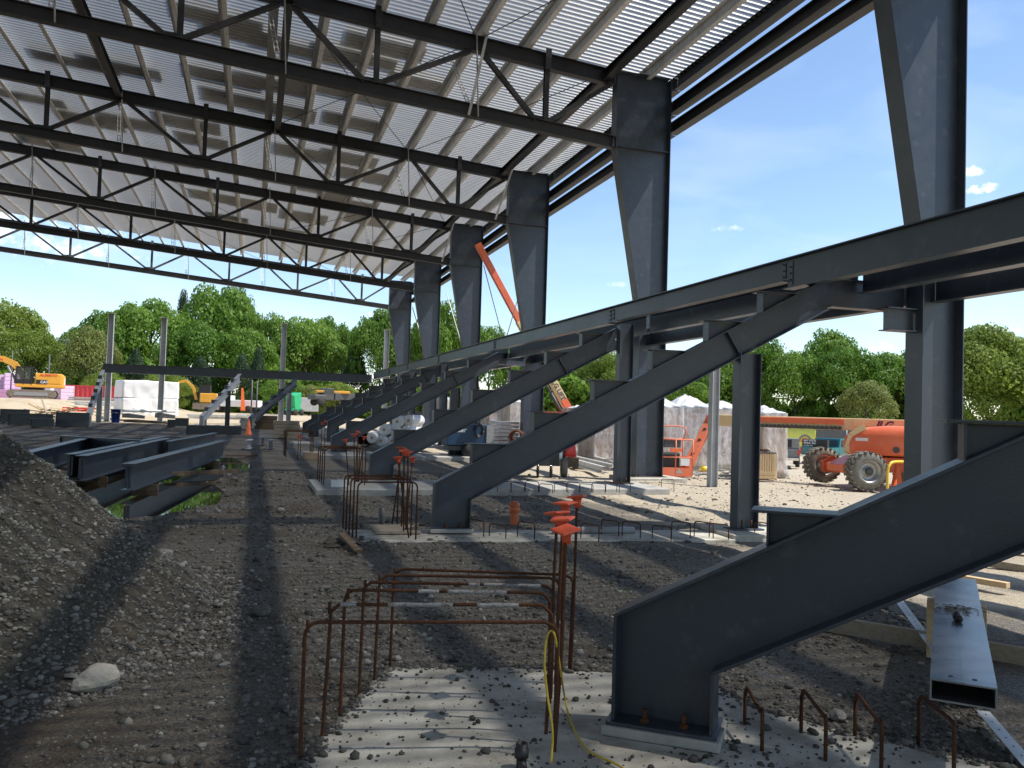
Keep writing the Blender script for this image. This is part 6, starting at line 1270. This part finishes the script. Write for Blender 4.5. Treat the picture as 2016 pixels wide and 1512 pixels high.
def banner(px0, px1, label, emblem=False, lines=(), Hh=1.6):
    def along(px):
        r_ = ray(px, 880); den = r_.x*fd.y-r_.y*fd.x; k = (fpa.x*fd.y-fpa.y*fd.x)/den; p = Vector((r_.x*k, r_.y*k, 0)); return (p-fpa).dot(fd)
    s0, s1 = along(px0), along(px1); t = thing('yellow_banner', label, 'banner', fpa+fd*s0, 'yellow banners on the fence'); mb = MB(); off = fn*(.045 if fn.dot(fpa) < 0 else -.045)
    n = 16; vs_ = []
    for k in range(n+1):
        for z in (fH-.12-Hh, fH-.12-Hh/2, fH-.1): s = s0+(s1-s0)*k/n; vs_.append(fpa+fd*s+off*(1+.5*math.sin(k*1.9+z*2))+zz*(z+.02*math.sin(k*1.1)))
    mb.add(vs_, [(k*3+j, (k+1)*3+j, (k+1)*3+j+1, k*3+j+1) for k in range(n) for j in range(2)], True); cl = mb.build('cloth', 'banner_yellow', t); sm = cl.modifiers.new('thick', 'SOLIDIFY'); sm.thickness = .006
    o2 = off*1.9
    if emblem:
        c = fpa+fd*(s0+(s1-s0)*.72)+zz*(fH-1.15)+o2; up_ = zz; mb = MB(); q = []
        for k in range(13): a = math.pi*k/12; q.append((math.cos(a), math.sin(a)))
        for r0, r1, mt in ((.62, .46, 'banner_grey'), (.36, .0, 'cone_orange')):
            mb = MB(); v = [c+fd*(x*r0)+up_*(y*r0) for x, y in q]+[c+fd*(x*r1)+up_*(y*r1) for x, y in q]; mb.add(v, [(k, k+1, k+14, k+13) for k in range(12)]); mb.build('emblem_arc', mt, cl)
    for (tx_, sz, u, z, mt) in lines:
        xd = fd if fd.dot(rt0) > 0 else -fd; lm = text_mesh(tx_, sz, fpa+fd*(s0+(s1-s0)*u)+zz*z+o2, xd, zz, .003, 0, .006); link('lettering', lm, mt, cl)
banner(1535, 1606, 'yellow fence banner with a grey arched emblem above the grey pickup', True); banner(1858, 1888, 'yellow fence banner with red script just right of the nearest tapered column', False, (('insports', .3, .1, fH-.9, 'red_paint'), ('EVENTS', .34, .25, .72, 'dark_grey')))
pl = onZ(1650, 908, -.8); 
for i in range(5): plank((pl.x+.6*i-1, pl.y+.5+.2*i, -.75+.09*i), (pl.x+2.6+.5*i, pl.y-1.3+.1*i, -.75+.07*i), 0, 0, .25, .05, 'lumber', f'{ORD[i]} pale plank of the pile behind the lift, from the ground up', px=False)
mb = MB(); a = onZ(1560, 862, .6); mb.box((78, 112, .4), (120, .1, 2.4), (Vector((.86, -.5, 0)), Vector((.5, .86, 0)), zz)); tag(mb.build('dark_windscreen', 'black'), 'dark windscreen fence along the far side of the grass field', 'fence')

# ------------------------------------------------------------------ trees
def crown_mesh(name, seed, nclump, per, leaf, shape, mat):
    r_ = np.random.default_rng(seed); C = []
    for i in range(nclump):
        d = r_.normal(size=3); d /= np.linalg.norm(d); d[2] = abs(d[2])*1.0 if r_.random() < .72 else d[2]; rad = .62+.38*r_.random()**.5
        c = np.array([d[0]*.5*rad, d[1]*.5*rad, .5+d[2]*.5*rad*.92]); k = shape(c[2]); c[0] *= k; c[1] *= k; C.append((c, .085+.09*r_.random(), d))
    V = []; 
    for c, cr, d in C:
        n = int(per*(.6+.8*r_.random())*(cr/.13)**2); q = r_.normal(size=(n, 3)); q /= np.linalg.norm(q, axis=1)[:, None]; q += d*.45; q /= np.linalg.norm(q, axis=1)[:, None]
        pos = c+q*cr*(.55+.5*r_.random((n, 1))**.6)*np.array([1.15, 1.15, .85]); nr = q*.9+r_.normal(size=(n, 3))*.38; nr /= np.linalg.norm(nr, axis=1)[:, None]
        u = np.cross(nr, r_.normal(size=(n, 3))); u /= np.linalg.norm(u, axis=1)[:, None]+1e-9; w = np.cross(nr, u); s = leaf*(.6+.8*r_.random((n, 1)))
        quad = np.stack([pos-u*s*.7-w*s*.1, pos-w*s*.75+nr*s*.12, pos+u*s*.7, pos+w*s*.75+nr*s*.12], 1); V.append(quad.reshape(-1, 3))
    V = np.concatenate(V); nq = len(V)//4; me = bpy.data.meshes.new(name); me.vertices.add(len(V)); me.vertices.foreach_set('co', V.astype(np.float32).ravel()); me.loops.add(nq*4); me.loops.foreach_set('vertex_index', np.arange(nq*4, dtype=np.int32)); me.polygons.add(nq)
    me.polygons.foreach_set('loop_start', np.arange(0, nq*4, 4, dtype=np.int32)); me.polygons.foreach_set('loop_total', np.full(nq, 4, dtype=np.int32)); me.update(calc_edges=True); me.materials.append(MATS[mat]); return me
rnd = lambda z: .86+.35*math.sin(min(1, max(0, z))*3.1)
con = lambda z: max(.08, 1.25*(1-z))
def trunk_mesh(seed):
    random.seed(seed); mb = MB(); mb.tube([Vector((0, 0, -.02)), Vector((.01, 0, .2)), Vector((0, .01, .45)), Vector((.01, 0, .8))], [.028, .022, .016, .005], 8)
    for k in range(9): a = random.random()*6.28; z = .15+.5*random.random(); e = Vector((math.cos(a)*.34, math.sin(a)*.34, z+.22)); mb.tube([Vector((0, 0, z)), Vector((0, 0, z)).lerp(e, .5)+zz*.03, e], [.011, .007, .002], 5)
    me = mb.mesh('trunk'); me.materials.append(MATS['bark']); return me
CR = {'maple': [crown_mesh('maple_crown', s, 95, 150, .021, rnd, 'leaf_maple') for s in (1, 2, 3, 4)], 'bright': [crown_mesh('bright_crown', s, 90, 150, .018, rnd, 'leaf_bright') for s in (11, 12)], 'silver': [crown_mesh('silver_crown', s, 80, 140, .02, rnd, 'leaf_silver') for s in (21,)],
      'pine': [crown_mesh('pine_crown', s, 90, 140, .02, lambda z: .6+.7*(1-z), 'leaf_pine') for s in (31,)], 'spruce': [crown_mesh('spruce_crown', s, 110, 110, .017, con, 'needle_dark') for s in (41, 42)], 'sparse': [crown_mesh('sparse_crown', s, 60, 30, .016, rnd, 'leaf_sparse') for s in (51,)], 'near': [crown_mesh('near_crown', s, 170, 260, .0155, rnd, 'leaf_bright') for s in (61, 62)]}
TRUNKS = [trunk_mesh(s) for s in (1, 2, 3)]
CN = {'maple': 'broad green maple', 'bright': 'light green leafy tree', 'silver': 'silvery green tree', 'pine': 'yellowish tree', 'spruce': 'dark pointed spruce', 'sparse': 'thin half-bare tree', 'near': 'tall light green tree'}
def tree(px, pyt, hw, D, kind, where, idx, zbase=0.):
    D *= 1.5 if px < 1000 else 1.8 if kind != 'near' else 1.35
    top = ray(px, pyt).normalized(); k = D/math.hypot(top.x, top.y); p = EYEV+top*k; base = Vector((p.x, p.y, zbase)); h = p.z-zbase; w = hw*2*D/F_PX*1.06
    t = thing('tree', f'{CN[kind]} {where}', 'tree', base, 'trees behind the site'); me = CR[kind][idx % len(CR[kind])]
    lift = .02 if kind != 'sparse' else .12
    o = link('crown', me, None, t, loc=Vector((0, 0, h*lift))); o.scale = (w, w, h*(1-lift)); o.rotation_euler = (0, 0, idx*1.9)
    o = link('trunk', TRUNKS[idx % 3], None, t, loc=Vector((0, 0, 0))); o.scale = (w*.9, w*.9, h)
TR = [(8, 598, 62, 118, 'bright', 'at the left edge, tallest behind the foam stacks', 1.5), (66, 655, 42, 112, 'bright', 'sloping down behind the excavator boom', 1.5), (122, 664, 46, 120, 'silver', 'behind the excavator cab', 1.5), (146, 652, 24, 140, 'maple', 'peeping over the silvery tree', 1.5), (182, 648, 42, 106, 'pine', 'left of the leftmost tall post', 1.3), (214, 619, 50, 122, 'maple', 'behind the leftmost tall post', 1.), (300, 597, 66, 124, 'maple', 'behind the second tall post', .6), (362, 578, 24, 132, 'spruce', 'rising between two maples', .5), (430, 569, 66, 128, 'maple', 'tallest of the row, right of the spruce', .3), (466, 573, 36, 138, 'maple', 'half hidden behind the tallest maple', .3), (395, 640, 52, 116, 'maple', 'low in front of the tallest maple', .3), (490, 655, 45, 115, 'maple', 'low right of the tallest maple', .3), (532, 622, 48, 124, 'maple', 'left of the third tall post', 0), (606, 632, 56, 122, 'maple', 'right of the third tall post', 0), (650, 632, 42, 126, 'maple', 'next to the half-bare tree', 0), (696, 652, 34, 118, 'sparse', 'in the gap of the tree row', 0), (700, 690, 34, 116, 'spruce', 'low in the gap of the tree row', 0), (752, 614, 48, 116, 'maple', 'behind the fourth tall post', 0), (830, 640, 40, 120, 'maple', 'between the two farthest tapered columns', 0), (866, 605, 46, 112, 'maple', 'between the fourth and fifth tapered columns', 0), (912, 650, 36, 116, 'maple', 'behind the fourth tapered column', 0), (965, 648, 38, 110, 'maple', 'left of the raised orange boom', 0), (1030, 672, 44, 106, 'maple', 'behind the third tapered column', 0), (1100, 690, 52, 102, 'maple', 'behind the lettered cream boom', 0), (1205, 694, 48, 92, 'bright', 'framed by the third sloping beam and its post', 0), (1165, 715, 42, 96, 'maple', 'left of the framed light tree', 0), (1265, 705, 46, 100, 'maple', 'behind the second tapered column', 0), (1345, 745, 44, 90, 'maple', 'low behind the peaked pallets', 0), (1400, 700, 52, 96, 'maple', 'behind the slim grey post', 0), (1500, 674, 52, 98, 'maple', 'right of the second sloping beam post', 0), (1566, 698, 46, 94, 'maple', 'above the film shrouded pallet', 0), (1634, 660, 52, 106, 'maple', 'highest right of the second sloping beam post', 0), (1672, 690, 54, 92, 'maple', 'above the lift boom', 0), (1744, 700, 56, 96, 'maple', 'left of the nearest tapered column', 0), (1805, 690, 50, 102, 'maple', 'behind the nearest tapered column', 0), (1706, 752, 42, 70, 'pine', 'small and round above the lift hood', 0), (1880, 690, 36, 90, 'maple', 'just right of the nearest tapered column', 0), (1945, 655, 84, 62, 'near', 'at the right edge beside the nearest column', 0), (2035, 665, 70, 64, 'near', 'cut by the right edge of the picture', 0),
      (268, 690, 26, 104, 'spruce', 'short, behind the white pile', .5), (395, 702, 26, 104, 'spruce', 'short, above the end beam near the white pile', .3), (478, 700, 24, 104, 'spruce', 'short, above the joint of the end beam', .2), (510, 684, 20, 108, 'spruce', 'short and slim, left of the third tall post', .1), (330, 735, 34, 100, 'bright', 'low under the end beam by the second tall post', .4), (610, 760, 40, 98, 'pine', 'low under the end beam behind the green machine', 0), (560, 745, 34, 98, 'maple', 'low under the end beam by the third tall post', 0), (665, 755, 36, 98, 'bright', 'low under the end beam near its corner', 0), (210, 735, 30, 98, 'bright', 'low beside the leftmost tall post foot', .8)]
for i, (px, pyt, hw, D, kind, where, zb_) in enumerate(TR): tree(px, pyt, hw, D, kind, where, i, zb_)
# dark wood behind and undergrowth
def woods():
    r_ = np.random.default_rng(9); P = []
    n = 60000
    for (a0, a1, d0, d1, h) in ((-22, 56, 200, 226, 14.0), (-22, 24, 158, 172, 8.5), (22, 56, 172, 190, 13.)):
        an = np.radians(a0+(a1-a0)*r_.random(n)); D = d0+(d1-d0)*r_.random(n); hh = h*(.75+.35*np.sin(an*37)+.15*np.sin(an*91)); z = hh*r_.random(n)**.8-1; P.append(np.stack([np.sin(an)*D, np.cos(an)*D, z], 1))
    P = np.concatenate(P); n = len(P); u = r_.normal(size=(n, 3)); u /= np.linalg.norm(u, axis=1)[:, None]; w = np.cross(u, r_.normal(size=(n, 3))); w /= np.linalg.norm(w, axis=1)[:, None]; s = .4+.35*r_.random((n, 1)); V = np.stack([P-u*s, P-w*s, P+u*s, P+w*s], 1).reshape(-1, 3)
    me = bpy.data.meshes.new('undergrowth'); me.vertices.add(len(V)); me.vertices.foreach_set('co', V.astype(np.float32).ravel()); me.loops.add(n*4); me.loops.foreach_set('vertex_index', np.arange(n*4, dtype=np.int32)); me.polygons.add(n); me.polygons.foreach_set('loop_start', np.arange(0, n*4, 4, dtype=np.int32)); me.polygons.foreach_set('loop_total', np.full(n, 4, dtype=np.int32)); me.update(calc_edges=True); me.materials.append(MATS['leaf_maple'])
    tag(link('undergrowth', me, None), 'dense undergrowth below the row of trees', 'undergrowth', kind='stuff')
woods()
# thin masts and lamp posts far left
for i, (px, pyt, Y) in enumerate(((85, 648, 400), (97, 655, 420), (25, 690, 100), (98, 698, 104), (497, 748, 84), (507, 750, 86))):
    p = onY(px, pyt, Y); mb = MB(); mb.cyl((p.x, Y, 0), p, .45 if Y > 300 else .07, 6); tag(mb.build('radio_mast' if Y > 300 else 'lamp_post', 'sky_mast' if Y > 300 else 'dark_grey'), ['taller thin radio mast on the horizon', 'shorter thin radio mast on the horizon', 'dark lamp post behind the excavator boom', 'dark lamp post behind the excavator house', 'left thin pole behind the dark stepped beam', 'right thin pole behind the dark stepped beam'][i], 'mast' if Y > 300 else 'lamp post', 'far masts and posts')
